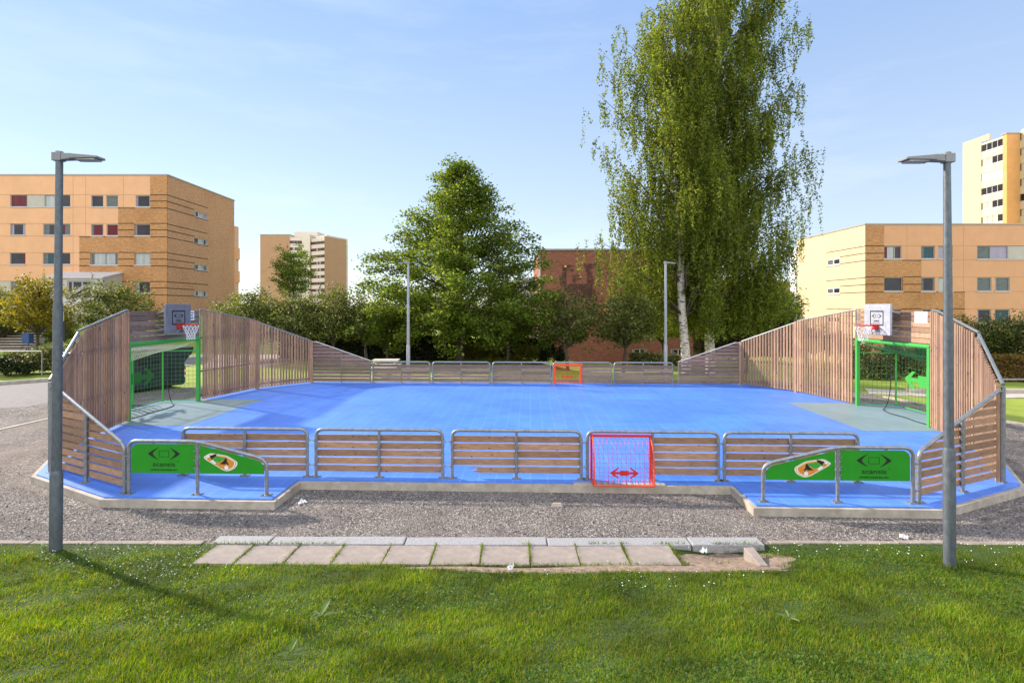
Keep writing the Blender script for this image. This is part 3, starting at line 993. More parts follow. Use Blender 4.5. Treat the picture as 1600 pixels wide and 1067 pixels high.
def grid(name, xs, ys, fz, mt, kind='structure', smooth=True):
    vs = [(x, y, fz(x, y)) for y in ys for x in xs]
    n = len(xs)
    fs = [(j * n + i, j * n + i + 1, (j + 1) * n + i + 1, (j + 1) * n + i) for j in range(len(ys) - 1) for i in range(n - 1)]
    o = MB().add(vs, fs).build(name, mt, smooth=False)
    if smooth: o.data.polygons.foreach_set('use_smooth', [True] * len(o.data.polygons))
    return tag(o, kind=kind)


far = [-2500, -1200, -600, -300, -150, -110]
xs = far + list(range(-90, 91, 3)) + [-a for a in far[::-1]]
ys = [-60, -30, -10, 6] + list(range(9, 100, 3)) + [120, 160, 240, 400, 800, 1600, 3000]
grid('ground', xs, ys, gh, M['lawn_far'])
lx = [-60, -40, -25, -18] + [-14 + .25 * k for k in range(113)] + [18, 25, 40, 60]
ly = [-14, -9, -5, -2, 0, 1] + [1.5 + .3 * k for k in range(16)] + [6.2 + .1 * k for k in range(13)] + [7.44]
grid('lawn', lx, ly, lawn_z, M['lawn_near'])


def sheet(name, poly, z, mt, th=None):
    return tag(MB().prism(poly, z - .02, z).build(name, mt), kind='structure')


sheet('gravel', [(-46, 7.42), (46, 7.42), (30, 11), (14.2, 14.2), (13.6, 16), (13.2, 22), (11.5, 24), (-11.5, 24.6), (-13.2, 21.5), (-15.5, 20.8), (-15.8, 17.6), (-46, 13.6)], -.150, M['gravel'])
sheet('road', [(-46, 13.62), (-15.82, 17.62), (-15.4, 22.5), (-17.9, 29), (-17.5, 38), (-22, 38), (-21.8, 29), (-19.6, 24.4), (-22.5, 21.6), (-46, 19.8)], -.154, M['asphalt'])
sheet('path', [(-16.6, 29), (-13.6, 29.3), (-12, 37), (-20, 37)], -.146, M['path'])
sheet('path', [(13.4, 20.4), (16, 19.2), (30, 21), (30, 22.4), (16.2, 20.8), (14, 21.6)], -.146, M['path'])


# small kerbs
def kerb(pts, w, z0, z1, mt='concrete'):
    k = MB()
    for (xa, ya), (xb, yb) in zip(pts, pts[1:]): k.bar((xa, ya, (z0 + z1) / 2), (xb, yb, (z0 + z1) / 2), w, z1 - z0)
    return tag(k.build('kerb', M[mt]), kind='structure')


kerb([(-24, 19.95), (-22.4, 21.7), (-19.55, 24.5), (-21.8, 29.2)], .16, -.3, -.02)
kerb([(-13.75, 9.8), (-13.35, 17.4)], .12, -.3, -.135)
kerb([(14.25, 13.6), (13.72, 16), (13.35, 19.5)], .14, -.3, -.09)
kerb([(14.25, 13.6), (30, 10.6)], .14, -.3, -.09)

# edging stones between gravel and lawn
r_ = random.Random(3)
for x_start, x_end in ((-11.5, -4.22), (3.52, 11.5)):
    ed = MB(); x = x_start
    while x < x_end:
        w = min(r_.uniform(.75, .95), x_end - x)
        if w > .2: ed.box(x + .008, x + w - .008, 7.405 + r_.uniform(-.012, .012), 7.505, -.3, -.138 + r_.uniform(-.008, .012))
        x += w
    tag(ed.build('edging', M['slab'], bevel=.008), kind='structure')

# granite blocks and paving slabs
bl = [(330, 420), (420, 632), (632, 855), (855, 1079), (1079, 1192)]
bw = ['short granite kerb block at the left end of the row', 'long granite kerb block, second from the left in its row', 'long granite kerb block in the middle of the row',
      'long granite kerb block, second from the right in its row', 'exposed granite kerb block at the right end, above bare soil']
for k, (a, b) in enumerate(bl):
    xa, xb = PX(a, 7.34) + .008, PX(b, 7.34) - .008
    zt_ = -.088 - .004 * k + (.015 if k == 4 else 0)
    o = MB().box(xa - (xa + xb) / 2, xb - (xa + xb) / 2, -.125, .125, -.3, zt_).build('granite_block', M['granite'], bevel=.012)
    o.location = ((xa + xb) / 2, 7.43 - .010 * k, 0); o.rotation_euler = (0, 0, R(r_.uniform(-.4, .4)))
    tag(o, bw[k], 'kerb block', 'granite kerb blocks')
sb = [300, 365, 442, 517, 596, 672, 750, 829, 907, 985, 1065]
ords = ['leftmost paving slab of the row, its outer edge slanting', 'second paving slab from the left end', 'third paving slab from the left end', 'fourth paving slab from the left end',
        'fifth paving slab from the left end', 'fifth paving slab from the right end', 'fourth paving slab from the right end', 'third paving slab from the right end',
        'second paving slab from the right end', 'rightmost paving slab beside the bare soil']
for k in range(10):
    xa, xb = PX(sb[k], 6.72) + .007, PX(sb[k + 1], 6.72) - .007
    o = MB().box(xa - (xa + xb) / 2, xb - (xa + xb) / 2, -.285, .285, -.06, .0).build('paving_slab', M['slab'], bevel=.008)
    o.location = ((xa + xb) / 2, 6.99 - .004 * k, -.085 + r_.uniform(-.006, .006))
    o.rotation_euler = (R(-1.6) + R(r_.uniform(-.5, .5)), R(r_.uniform(-.6, .6)), R(r_.uniform(-.7, .7)))
    tag(o, ords[k], 'paving slab', 'paving slabs in a row')


def patch(name, cx, cy, rx, ry, mt, lift=.012, n=40, seed=0, kind='structure'):
    rr = random.Random(seed); ph = [rr.uniform(0, 6.3) for _ in range(4)]
    ring = []
    for k in range(n):
        a = 2 * math.pi * k / n
        q = 1 + .07 * math.sin(3 * a + ph[0]) + .05 * math.sin(5 * a + ph[1]) + .05 * math.sin(9 * a + ph[2])
        ring.append((cx + rx * q * math.cos(a), cy + ry * q * math.sin(a)))
    vs, fs = [], []
    K = 4
    for j in range(K):
        t = 1 - j / K
        for x, y in ring:
            X_, Y_ = cx + (x - cx) * t, cy + (y - cy) * t
            vs.append((X_, Y_, lawn_z(X_, min(Y_, 7.43)) + lift * (1 if j else -1.5)))
    vs.append((cx, cy, lawn_z(cx, min(cy, 7.43)) + lift))
    for j in range(K - 1):
        for k in range(n):
            k2 = (k + 1) % n
            fs.append((j * n + k, j * n + k2, (j + 1) * n + k2, (j + 1) * n + k))
    for k in range(n): fs.append(((K - 1) * n + k, (K - 1) * n + (k + 1) % n, len(vs) - 1))
    return tag(MB().add(vs, fs).build(name, mt), kind=kind)


patch('soil', 2.80, 6.88, .92, .46, M['soil'], .008, seed=2)
patch('soil', 1.4, 6.56, 2.3, .13, M['soil'], .012, seed=5)
patch('soil', -.6, 6.60, .9, .06, M['soil'], .010, seed=8)
tag(MB().add([(3.02, 7.1, -.05), (3.16, 7.12, -.05), (3.12, 6.62, -.06), (3.02, 6.64, -.06), (3.02, 7.1, -.2), (3.16, 7.12, -.2), (3.12, 6.62, -.2), (3.02, 6.64, -.2)],
             [(3, 2, 1, 0), (4, 5, 6, 7), (0, 1, 5, 4), (1, 2, 6, 5), (2, 3, 7, 6), (3, 0, 4, 7)]).build('edge_stone', M['slab'], bevel=.01),
    'narrow concrete edge stone lying beside the bare soil, right of the granite row', 'stone')

# loose pebbles on the gravel near the camera
NP_ = 62000
px_ = rng.uniform(-11, 11, NP_); py_ = 7.5 + rng.random(NP_) ** 1.3 * 3.2
loc_u = (px_ - .23) * CC - (py_ - 15.86) * CS; loc_v = (px_ - .23) * CS + (py_ - 15.86) * CC
ins = (loc_v > -6.40) & (abs(loc_u) < 9.3) | ((abs(loc_u) > 3.7) & (abs(loc_u) < 6.8) & (loc_v > -7.4)) | ((abs(loc_u) >= 6.8) & (loc_v > -7.5 + (abs(loc_u) - 6.6) * .48) & (abs(loc_u) < 9.4))
px_, py_ = px_[~ins], py_[~ins]
n = len(px_)
sz = rng.uniform(.006, .014, n) * np.where(rng.random(n) < .04, 2.0, 1)
ang = rng.uniform(0, 6.28, n)
octv = np.array([(1, 0, 0), (0, 1, 0), (-1, 0, 0), (0, -1, 0), (0, 0, 1)], float)
V5 = octv[None] * (1 + rng.uniform(-.35, .35, (n, 5, 1))) * sz[:, None, None] * np.array([1, .8, .75])
c, s_ = np.cos(ang)[:, None], np.sin(ang)[:, None]
X5 = V5[:, :, 0] * c - V5[:, :, 1] * s_ + px_[:, None]; Y5 = V5[:, :, 0] * s_ + V5[:, :, 1] * c + py_[:, None]
P5 = np.stack([X5, Y5, V5[:, :, 2] - .149], 2)
me = bpy.data.meshes.new('pebbles')
me.vertices.add(n * 5); me.vertices.foreach_set('co', P5.reshape(-1).astype(np.float32))
idx = (np.arange(n)[:, None, None] * 5 + np.array([(0, 1, 4), (1, 2, 4), (2, 3, 4), (3, 0, 4)])[None]).reshape(-1)
me.loops.add(len(idx)); me.loops.foreach_set('vertex_index', idx.astype(np.int32))
me.polygons.add(n * 4); me.polygons.foreach_set('loop_start', (np.arange(n * 4) * 3).astype(np.int32)); me.polygons.foreach_set('loop_total', np.full(n * 4, 3, dtype=np.int32))
me.update(calc_edges=True); me.materials.append(M['pebble'])
o = bpy.data.objects.new('pebbles', me); COL.objects.link(o); tag(o, 'loose crushed stones strewn over the gravel', 'pebbles', kind='stuff')


# ------------------------------------------------------------------ grass
def lawn_z_np(X, Y):
    t = 7.44 - Y
    z = np.where(t < 5, -.15 + .045 * t + .036 * t * t, -.15 + .225 + .9 + (t - 5) * .12)
    z = np.where(t <= 0, -.15, z)
    z = z - .10 * np.exp(-((X - 2.78) / .55) ** 2 - ((Y - 7.08) / .26) ** 2)
    return z + .018 * np.sin(X * 1.3 + Y * .7) * np.minimum(1, np.maximum(0, t) * .6) + .012 * np.sin(X * 3.1 - Y * 2.3) * np.minimum(1, np.maximum(0, t) * .5)


def pnoise(X, Y, sc, seed):
    r2 = np.random.default_rng(seed); v = 0
    for _ in range(7):
        a = r2.uniform(0, 6.28); k = sc * r2.uniform(.6, 1.9)
        v = v + np.sin((X * np.cos(a) + Y * np.sin(a)) * k + r2.uniform(0, 6.28))
    return v / 7


def free_of_paving(X, Y):
    blocked = (X > -4.02) & (X < 2.12) & (Y > 6.69)
    blocked |= (X > -4.2) & (X < 3.45) & (Y > 7.27)
    q = ((X - 2.80) / .80) ** 2 + ((Y - 6.88) / .38) ** 2
    blocked |= q < .85 + .6 * pnoise(X, Y, 7, 31)
    blocked |= ((X - 1.4) / 2.15) ** 2 + ((Y - 6.56) / .11) ** 2 < 1
    blocked |= ((X + .6) / .8) ** 2 + ((Y - 6.60) / .045) ** 2 < 1
    return ~blocked


def blades(name, N_, hmin, hmax, wid, lo, hi, mt, xlim=10.5, lean=.55):
    Y = lo + rng.random(N_) * (hi - lo)
    X = rng.uniform(-1, 1, N_) * np.minimum(xlim, np.maximum(5.0, 2.0 + Y * 1.12))
    k = free_of_paving(X, Y); X, Y = X[k], Y[k]; n = len(X)
    Z = lawn_z_np(X, Y) - .004
    h = rng.uniform(hmin, hmax, n) * (1 + .55 * pnoise(X, Y, 2.2, 4) + .7 * pnoise(X, Y, 9, 5)) * (.8 + .4 * rng.random(n))
    near_edge = np.clip((7.40 - Y) / .5, .35, 1); h *= near_edge
    a = rng.uniform(0, 6.28, n); ld = rng.normal(.6, 1.3, n); l = np.abs(rng.normal(lean, .28, n))
    dx, dy = np.cos(a), np.sin(a); lx_, ly_ = np.cos(ld), np.sin(ld)
    w = wid * rng.uniform(.6, 1.3, n)
    def lvl(t, ww):
        cx = X + lx_ * l * h * t * t; cy = Y + ly_ * l * h * t * t; cz = Z + h * t * (1 - .28 * l * t)
        return np.stack([cx - dx * ww, cy - dy * ww, cz], 1), np.stack([cx + dx * ww, cy + dy * ww, cz], 1)
    a0, b0 = lvl(0, w * .5); a1, b1 = lvl(.55, w * .42); a2, b2 = lvl(1.0, w * .04)
    P = np.stack([a0, b0, b1, a1, b2, a2], 1)
    me = bpy.data.meshes.new(name)
    me.vertices.add(n * 6); me.vertices.foreach_set('co', P.reshape(-1).astype(np.float32))
    idx = (np.arange(n)[:, None, None] * 6 + np.array([(0, 1, 2, 3), (3, 2, 4, 5)])[None]).reshape(-1)
    me.loops.add(len(idx)); me.loops.foreach_set('vertex_index', idx.astype(np.int32))
    me.polygons.add(n * 2); me.polygons.foreach_set('loop_start', (np.arange(n * 2) * 4).astype(np.int32)); me.polygons.foreach_set('loop_total', np.full(n * 2, 4, dtype=np.int32))
    me.update(calc_edges=True); me.materials.append(mt)
    o = bpy.data.objects.new(name, me); COL.objects.link(o)
    return o


def tufts(name, pts, mt):
    n = len(pts); V = []
    A = np.array(pts); h = rng.uniform(.015, .05, n); a = rng.uniform(0, 6.28, n); w = rng.uniform(.002, .005, n); l = rng.normal(0, .018, (n, 2))
    b0 = A - np.stack([np.cos(a) * w, np.sin(a) * w, np.zeros(n)], 1); b1 = A + np.stack([np.cos(a) * w, np.sin(a) * w, np.zeros(n)], 1)
    t = A + np.stack([l[:, 0], l[:, 1], h], 1)
    return npmesh(name, np.stack([b0, b1, t + (b1 - A) * .2, t - (b1 - A) * .2], 1), mt)


jp = []
for k in range(11):                                   # grass growing in the joints between the slabs
    xj = PX(sb[k], 6.72)
    for _ in range(int(r_.uniform(30, 230))):
        jp.append((xj + r_.gauss(0, .006), r_.uniform(6.70, 7.29), -.09))
for _ in range(2600):
    x = r_.uniform(-4.1, 2.15)
    if pnoise(np.array([x]), np.array([0.]), 3, 8)[0] > -.25: jp.append((x, 6.69 + r_.gauss(-.01, .022), -.10))
for _ in range(420):
    x, y = 2.8 + r_.uniform(-.8, .8), 6.88 + r_.uniform(-.38, .38)
    if pnoise(np.array([x]), np.array([y]), 6, 12)[0] > .12: jp.append((x, y, lawn_z(x, y) + .005))
for _ in range(1300):
    x = r_.uniform(-4.0, 3.3)
    if pnoise(np.array([x]), np.array([0.]), 4, 9)[0] > .0: jp.append((x, 7.29 + r_.gauss(0, .008), -.088))
for _ in range(500): jp.append((r_.uniform(-11, 11), 7.40 + r_.gauss(0, .012), -.15))
tag(tufts('joint_grass', jp, M['blade']), 'grass tufts growing in the joints between the paving slabs', 'grass', kind='stuff')
tag(blades('grass', 380000, .022, .062, .0060, 2.6, 7.42, M['blade']), 'short uneven green lawn grass in front of the gravel', 'grass', kind='stuff')


tag(blades('grass', 150000, .022, .062, .0060, -2.0, 2.6, M['blade'], xlim=6), 'short lawn grass at the foot of the camera', 'grass', kind='stuff')


def discs(name, N_, lo, hi, size, z_off, mt, patchy=None, tilt=.5, thr=.1):
    Y = lo + rng.random(N_) * (hi - lo); X = rng.uniform(-1, 1, N_) * (2.0 + Y * 1.1)
    k = free_of_paving(X, Y)
    if patchy is not None: k &= pnoise(X, Y, 1.6, patchy) > thr
    X, Y = X[k], Y[k]; n = len(X)
    Zc = lawn_z_np(X, Y) + z_off * rng.uniform(.6, 1.2, n)
    nrm = np.stack([rng.normal(0, tilt, n), rng.normal(0, tilt, n), np.ones(n)], 1); nrm /= np.linalg.norm(nrm, axis=1)[:, None]
    t = np.cross(nrm, np.stack([np.cos(rng.uniform(0, 6.28, n)), np.sin(rng.uniform(0, 6.28, n)), np.zeros(n)], 1)); t /= np.linalg.norm(t, axis=1)[:, None]
    b = np.cross(nrm, t); s = (size * rng.uniform(.6, 1.3, n))[:, None]
    C = np.stack([X, Y, Zc], 1)
    return npmesh(name, np.stack([C - t * s, C + b * s * .8, C + t * s, C - b * s * .8], 1), mt)


tag(discs('clover', 60000, 3.0, 7.35, .012, .036, M['clover'], 11), 'patches of small round clover leaves in the lawn', 'clover', kind='stuff')
Nf = 900
Yf = 5.2 + rng.random(Nf) ** .6 * 2.15; Xf = rng.uniform(-1, 1, Nf) * 7.6
k = free_of_paving(Xf, Yf) & (pnoise(Xf, Yf, 1.1, 21) + .35 * (Yf - 6.6) + .12 * (np.abs(Xf) > 3.6) > .12)
Xf, Yf = Xf[k], Yf[k]
cl = []
ico = [(0, 0, 1), (.8, 0, .3), (.25, .76, .3), (-.65, .47, .3), (-.65, -.47, .3), (.25, -.76, .3), (0, 0, -.7)]
tris = [(0, 1, 2), (0, 2, 3), (0, 3, 4), (0, 4, 5), (0, 5, 1), (6, 2, 1), (6, 3, 2), (6, 4, 3), (6, 5, 4), (6, 1, 5)]
fb = MB()
for x, y in zip(Xf, Yf):
    r0 = random.uniform(.006, .011); z0 = lawn_z(x, y) + random.uniform(.035, .06)
    fb.add([(x + a * r0, y + b * r0, z0 + c * r0) for a, b, c in ico], tris)
tag(fb.build('clover_flowers', M['plastic']), 'tiny white clover blossoms dotted over the lawn', 'flowers', kind='stuff')


def dock(px, py, Y, size, label, spec):
    X = PX(px, Y); root = empty('dock_plant', (X, Y, lawn_z(X, Y)), 0, label, 'weed', 'broad leaved weeds in the lawn')
    for az, tilt, ln in spec:
        b = MB(); L = size * ln; W = L * .17
        pts = []
        for k in range(6):
            t = k / 5
            w = W * math.sin(math.pi * (t * .92 + .04)) ** .8
            r = L * t; z = r * math.sin(tilt) - L * .25 * t * t
            cx = r * math.cos(tilt)
            for q in (-1, 0, 1): pts.append((cx * math.cos(az) - q * w * math.sin(az), cx * math.sin(az) + q * w * math.cos(az), .03 + z + abs(q) * .012))
        fs = [(i * 3 + j, i * 3 + j + 1, i * 3 + j + 4, i * 3 + j + 3) for i in range(5) for j in (0, 1)]
        b.add(pts, fs).build('leaf', M['dock'], root)


dock(500, 965, 5.0, .20, 'pale broad weed leaves standing up in the lawn below the slabs', [(.9, 1.0, 1.0), (.2, .35, .8), (2.6, .5, .6), (4.0, .3, .5)])
dock(452, 1030, 4.2, .15, 'small pale weed leaf low in the lawn near the lower edge', [(1.2, .9, .9), (.3, .3, .9), (3.5, .2, .6)])
dock(1232, 960, 5.0, .14, 'low leafy weed rosette in the right half of the lawn', [(.3, .4, .9), (1.5, .5, .8), (2.8, .4, .9), (4.2, .4, .7), (5.3, .4, .8)])
dock(18, 905, 6.1, .12, 'low weed in the lawn left of the near left lamp', [(.3, .5, .9), (1.7, .5, .8), (3.3, .4, .9), (4.9, .4, .7)])

# litter and a stone on the gravel
def scrap(name, px, Y, w, h, seed, mt, label, cat):
    rr = random.Random(seed); b = MB(); n = 6
    g = [[(-w / 2 + w * i / n + rr.uniform(-.2, .2) * w / n, -h / 2 + h * j / n, .006 + abs(rr.gauss(0, .022)) + (.05 if i in (2, 3) and j == 3 else 0)) for i in range(n + 1)] for j in range(n + 1)]
    vs = [p for row in g for p in row]
    b.add(vs, [(j * (n + 1) + i, j * (n + 1) + i + 1, (j + 1) * (n + 1) + i + 1, (j + 1) * (n + 1) + i) for j in range(n) for i in range(n) if rr.random() > .08])
    o = b.build(name, mt); o.location = (PX(px, Y), Y, -.149); o.rotation_euler = (0, 0, rr.uniform(0, 3))
    so = o.modifiers.new('thickness', 'SOLIDIFY'); so.thickness = .003
    return tag(o, label, cat)


scrap('plastic_scrap', 473, 8.95, .13, .07, 1, M['plastic'], 'crumpled white plastic scrap on the gravel left of the near kerb', 'litter')
scrap('plastic_scrap', 1412, 7.60, .13, .10, 2, M['plastic'], 'crumpled white plastic bag on the gravel by the right near lamp', 'litter')
scrap('paper_scrap', 797, 6.50, .10, .05, 3, M['plastic'], 'white paper scrap on bare soil in front of the paving slabs', 'litter').location.z = -.05
scrap('paper_scrap', 1100, 6.95, .08, .06, 4, M['plastic'], 'small white scrap on the bare soil below the granite end block', 'litter').location.z = -.06
o = MB().add([(-.10, -.05, 0), (.09, -.06, 0), (.11, .05, 0), (-.07, .07, 0), (-.08, -.03, .055), (.06, -.04, .065), (.08, .03, .05), (-.05, .05, .045)],
             [(3, 2, 1, 0), (4, 5, 6, 7), (0, 1, 5, 4), (1, 2, 6, 5), (2, 3, 7, 6), (3, 0, 4, 7)]).build('stone', M['stone'], bevel=.008)
o.location = (PX(870, 8.85), 8.85, -.152); tag(o, 'flat brown stone lying on the gravel below the mini goal', 'stone')

# ------------------------------------------------------------------ vegetation
def leaves(name, C, size, mt, parent, aspect=.6, down=0.0, flat=0.0, jit=.35):
    n = len(C)
    nrm = rng.normal(0, 1, (n, 3)); nrm[:, 2] = np.abs(nrm[:, 2]) * (1 + flat * 3) + flat
    nrm /= np.linalg.norm(nrm, axis=1)[:, None]
    d = rng.normal(0, 1, (n, 3)); d[:, 2] -= down * 2.5
    t = d - nrm * (d * nrm).sum(1)[:, None]; t /= np.linalg.norm(t, axis=1)[:, None] + 1e-9
    b = np.cross(nrm, t)
    s = (size * rng.uniform(1 - jit, 1 + jit, n))[:, None]
    return npmesh(name, np.stack([C - t * s * .5, C + b * s * aspect * .5 + t * s * .05, C + t * s * .5, C - b * s * aspect * .5 + t * s * .05], 1), mt, parent)


def limb_path(p0, p1, sag=0.0, wob=.06, n=6):
    p0, p1 = Vector(p0), Vector(p1); L = (p1 - p0).length
    out = []
    for k in range(n + 1):
        t = k / n
        p = p0.lerp(p1, t)
        p.z += sag * L * math.sin(math.pi * t)
        if 0 < k < n: p += Vector((random.gauss(0, wob * L * .3), random.gauss(0, wob * L * .3), random.gauss(0, wob * L * .2)))
        out.append(p)
    return out


def along(path, t):
    x = t * (len(path) - 1); i = min(int(x), len(path) - 2)
    return path[i].lerp(path[i + 1], x - i)


def interp(tab, x):
    for (a, va), (b, vb) in zip(tab, tab[1:]):
        if a <= x <= b: return va + (vb - va) * (x - a) / (b - a)
    return tab[0][1] if x < tab[0][0] else tab[-1][1]


def linden(X, Y, label):
    root = empty('leafy_tree', (X, Y, -.17), 0, label, 'tree')
    env = [(.7, 3.4), (1.2, 5.0), (2.5, 6.0), (4.3, 6.0), (6.2, 4.9), (8.1, 3.45), (10, 1.95), (11, 1.0), (12.1, .12)]
    H = 12.0
    tr = MB()
    trunk = [Vector((.05 * math.sin(z), .05 * math.cos(z * 1.3), z)) for z in np.linspace(-.2, H - .6, 14)]
    tr.tube(trunk, .2, 10, radii=[max(.02, .24 * (1 - max(0, p.z) / H) ** .85) for p in trunk])
    C = []
    nl = 165
    for k in range(nl):
        t = (k + .5) / nl
        z1 = .8 + t ** 1.2 * (H - .9)
        r = interp(env, z1) * random.uniform(.60, 1.14)
        a = k * 2.399 + random.uniform(-.4, .4)
        z0 = max(1.3, z1 - r * random.uniform(.25, .55) - .2)
        if z1 < 2.2: z0 = random.uniform(1.6, 2.6)
        p = limb_path((0, 0, z0), (r * math.cos(a), r * math.sin(a), z1), .10 if z1 > 2.5 else .18, .07)
        tr.tube(p, .04, 5, radii=[.065 * (1 - .82 * q / 6) * min(1, .35 + r / 6) for q in range(7)])
        m = int(5 + r * 3.0)
        for q in range(m):
            u = random.uniform(.30, 1.0) ** .75
            c0 = along(p, u)
            sd = (.18 + .11 * r * (1.1 - u)) 
            c1 = c0 + Vector((random.gauss(0, sd), random.gauss(0, sd), random.gauss(-.08, .16)))
            nn = int(random.uniform(26, 52))
            out = Vector((math.cos(a), math.sin(a), -.25))
            g = rng.normal(0, 1, (nn, 3)) * np.array([.22, .22, .13])
            L = rng.uniform(-.25, .4, nn)[:, None] * np.array(out)[None]
            C.append(np.array(c1)[None] + g + L)
    tr.build('trunk', M['bark'], root, smooth=True)
    C = np.concatenate(C); C = C[C[:, 2] > .55]
    leaves('crown', C, .165, M['lf_linden'], root, .66, .25, .25)
    return root


def birch(X, Y, H, tab, label, base_r=.27, lean=(0, 0), seed=1, ns=1500, dark=False, zmin=1.6):
    """tab: list of (height, left reach, right reach)"""
    random.seed(seed)
    root = empty('birch_tree', (X, Y, -.17), 0, label, 'tree', 'weeping birches behind the court')
    tl = [(z, l) for z, l, r in tab]; trr = [(z, r) for z, l, r in tab]
    tr = MB()
    trunk = [Vector((lean[0] * (max(0, z) / H) ** 1.3 + .10 * math.sin(z * .55 + seed), lean[1] * z / H + .1 * math.cos(z * .4 + seed), z)) for z in np.linspace(-1.6, H - 1.0, 20)]
    tr.tube(trunk, .2, 12, radii=[max(.025, base_r * (1 - max(0, p.z) / H) ** .8) for p in trunk])
    tb = tr.build('trunk', M['birch_bark'], root, smooth=True)
    lm = MB(); C = []
    nl = 78
    paths = []
    for k in range(nl):
        t = (k + .5) / nl
        z1 = zmin + 2.2 + t * (H - zmin - 2.4)
        a = k * 2.399 + random.uniform(-.5, .5)
        ca = math.cos(a)
        rr_ = interp(trr, z1) if ca > 0 else interp(tl, z1)
        ry = (interp(trr, z1) + interp(tl, z1)) * .42
        q = random.uniform(.45, 1.0)
        x1, y1 = rr_ * ca * q, ry * math.sin(a) * q
        z0 = max(2.6, z1 - math.hypot(x1, y1) * random.uniform(.8, 1.3) - .8)
        ti = along(trunk, min(.98, z0 / (H - 1)))
        p = limb_path((ti.x, ti.y, z0), (ti.x * .5 + x1, y1, z1), .06, .06)
        paths.append((p, z1))
        lm.tube(p, .04, 6, radii=[.062 * (1 - .88 * i / 6) * min(1, .35 + (H - z0) / H) for i in range(7)])
    for s in range(ns):
        p, z1 = random.choice(paths)
        u = random.uniform(.22, 1.0) ** .7
        st = along(p, u) + Vector((random.gauss(0, .42), random.gauss(0, .42), random.gauss(.1, .35)))
        # lower strands are longer
        ln = random.uniform(.8, 2.9) * (1.15 if st.z < H * .5 else .85)
        if st.z > H - 2.5: ln *= .6
        ln = min(ln, st.z - zmin + random.uniform(-.2, .5))
        if ln < .25: continue
        if st.z - ln < 4.8 and st.y < .8 and abs(st.x - lean[0] * (max(0, st.z) / H) ** 1.3) < .85: continue
        dx, dy = random.gauss(0, .10), random.gauss(0, .10)
        nn = int(ln * 27 + 6)
        uu = rng.random(nn)
        wv = random.uniform(0, 6)
        ctr = np.stack([st.x + dx * uu * ln + .06 * np.sin(uu * 5 + wv), st.y + dy * uu * ln + .06 * np.cos(uu * 4 + wv), st.z - uu * ln], 1)
        C.append(ctr + rng.normal(0, 1, (nn, 3)) * np.array([.065, .065, .05]))
    lm.build('limbs', M['bark'], root, smooth=True)
    C = np.concatenate(C)
    leaves('crown', C, .115, M['lf_birch'], root, .75, .5)
    random.seed(seed + 100)
    return root


def small_tree(name, kind, seed, rx=1.75, rz=1.45, th=1.25, mt='lf_small', n=34, lsz=.15, per=75, upright=.0, spiky=.25):
    """rounded street tree, base at the origin"""
    random.seed(seed)
    root = empty(name, (0, 0, 0), 0, None, 'tree')
    tr = MB()
    hz = th + rz
    trunk = [Vector((.06 * math.sin(z * 2 + seed), .05 * math.cos(z * 2.2 + seed), z)) for z in np.linspace(-1.5, hz + rz * .6, 10)]
    tr.tube(trunk, .1, 8, radii=[max(.012, .095 * (1 - .8 * max(0, p.z) / (hz + rz))) for p in trunk])
    C = []
    for k in range(n):
        t = (k + .5) / n
        ph = math.acos(1 - 1.80 * t)
        a = k * 2.399 + random.uniform(-.4, .4)
        q = random.uniform(.74, 1.06)
        e = Vector((rx * q * math.sin(ph) * math.cos(a), rx * q * math.sin(ph) * math.sin(a), hz + rz * q * math.cos(ph)))
        p = limb_path((0, 0, max(th * .8, e.z - rz * 1.1)), e, .08, .08)
        tr.tube(p, .02, 5, radii=[.035 * (1 - .8 * i / 6) for i in range(7)])
        for _ in range(7):
            c = along(p, random.uniform(.42, 1.0)) + Vector((random.gauss(0, .2), random.gauss(0, .2), random.gauss(0, .15)))
            nn = int(per * random.uniform(.3, .75) * .62) + 8
            C.append(np.array(c)[None] + rng.normal(0, 1, (nn, 3)) * np.array([.19, .19, .12]))
        if random.random() < spiky and e.z > hz:          # thin shoots standing out of the crown
            L = random.uniform(.3, .7); u = rng.random(9)
            C.append(np.array(e)[None] + np.stack([rng.normal(0, .03, 9), rng.normal(0, .03, 9), u * L], 1))
    tr.build('trunk', M['bark'], root, smooth=True)
    leaves('crown', np.concatenate(C), lsz * .85, M[mt], root, .62, 0, .1)
    return root


def put(proto, used, X, Y, z, sc, rz, label, group):
    o = proto if not used else copy_tree(proto)
    o.location = (X, Y, z); o.scale = sc if isinstance(sc, tuple) else (sc, sc, sc); o.rotation_euler = (0, 0, rz)
    return tag(o, label, 'tree', group)


linden(PX(719, 32.4), 32.4, 'big dense leafy tree with a pointed crown, tallest left of the birches')
birch(PX(1071, 31.5), 31.5, 21.0, [(1.5, 3.8, 1.4), (3, 5.0, 2.2), (5, 5.2, 2.8), (8, 6.0, 3.0), (12, 5.6, 2.8), (16, 5.2, 2.6), (19.5, 4.8, 2.6), (21.5, 3.0, 1.6)],
      'weeping birch with a bright white trunk, left one of the tall pair', lean=(-1.3, 0), seed=3, ns=2500)
birch(PX(1108, 33.2), 33.2, 25.5, [(1.5, 1.8, 3.8), (3, 2.6, 6.0), (6, 3.0, 7.0), (9, 3.2, 7.2), (12, 3.4, 7.0), (16, 3.8, 6.8), (20, 4.4, 6.0), (23, 3.6, 4.6), (25.5, 1.4, 1.8)],
      'taller weeping birch with a dark grey trunk, right one of the pair', base_r=.30, lean=(.8, .3), seed=9, ns=5200, dark=True)

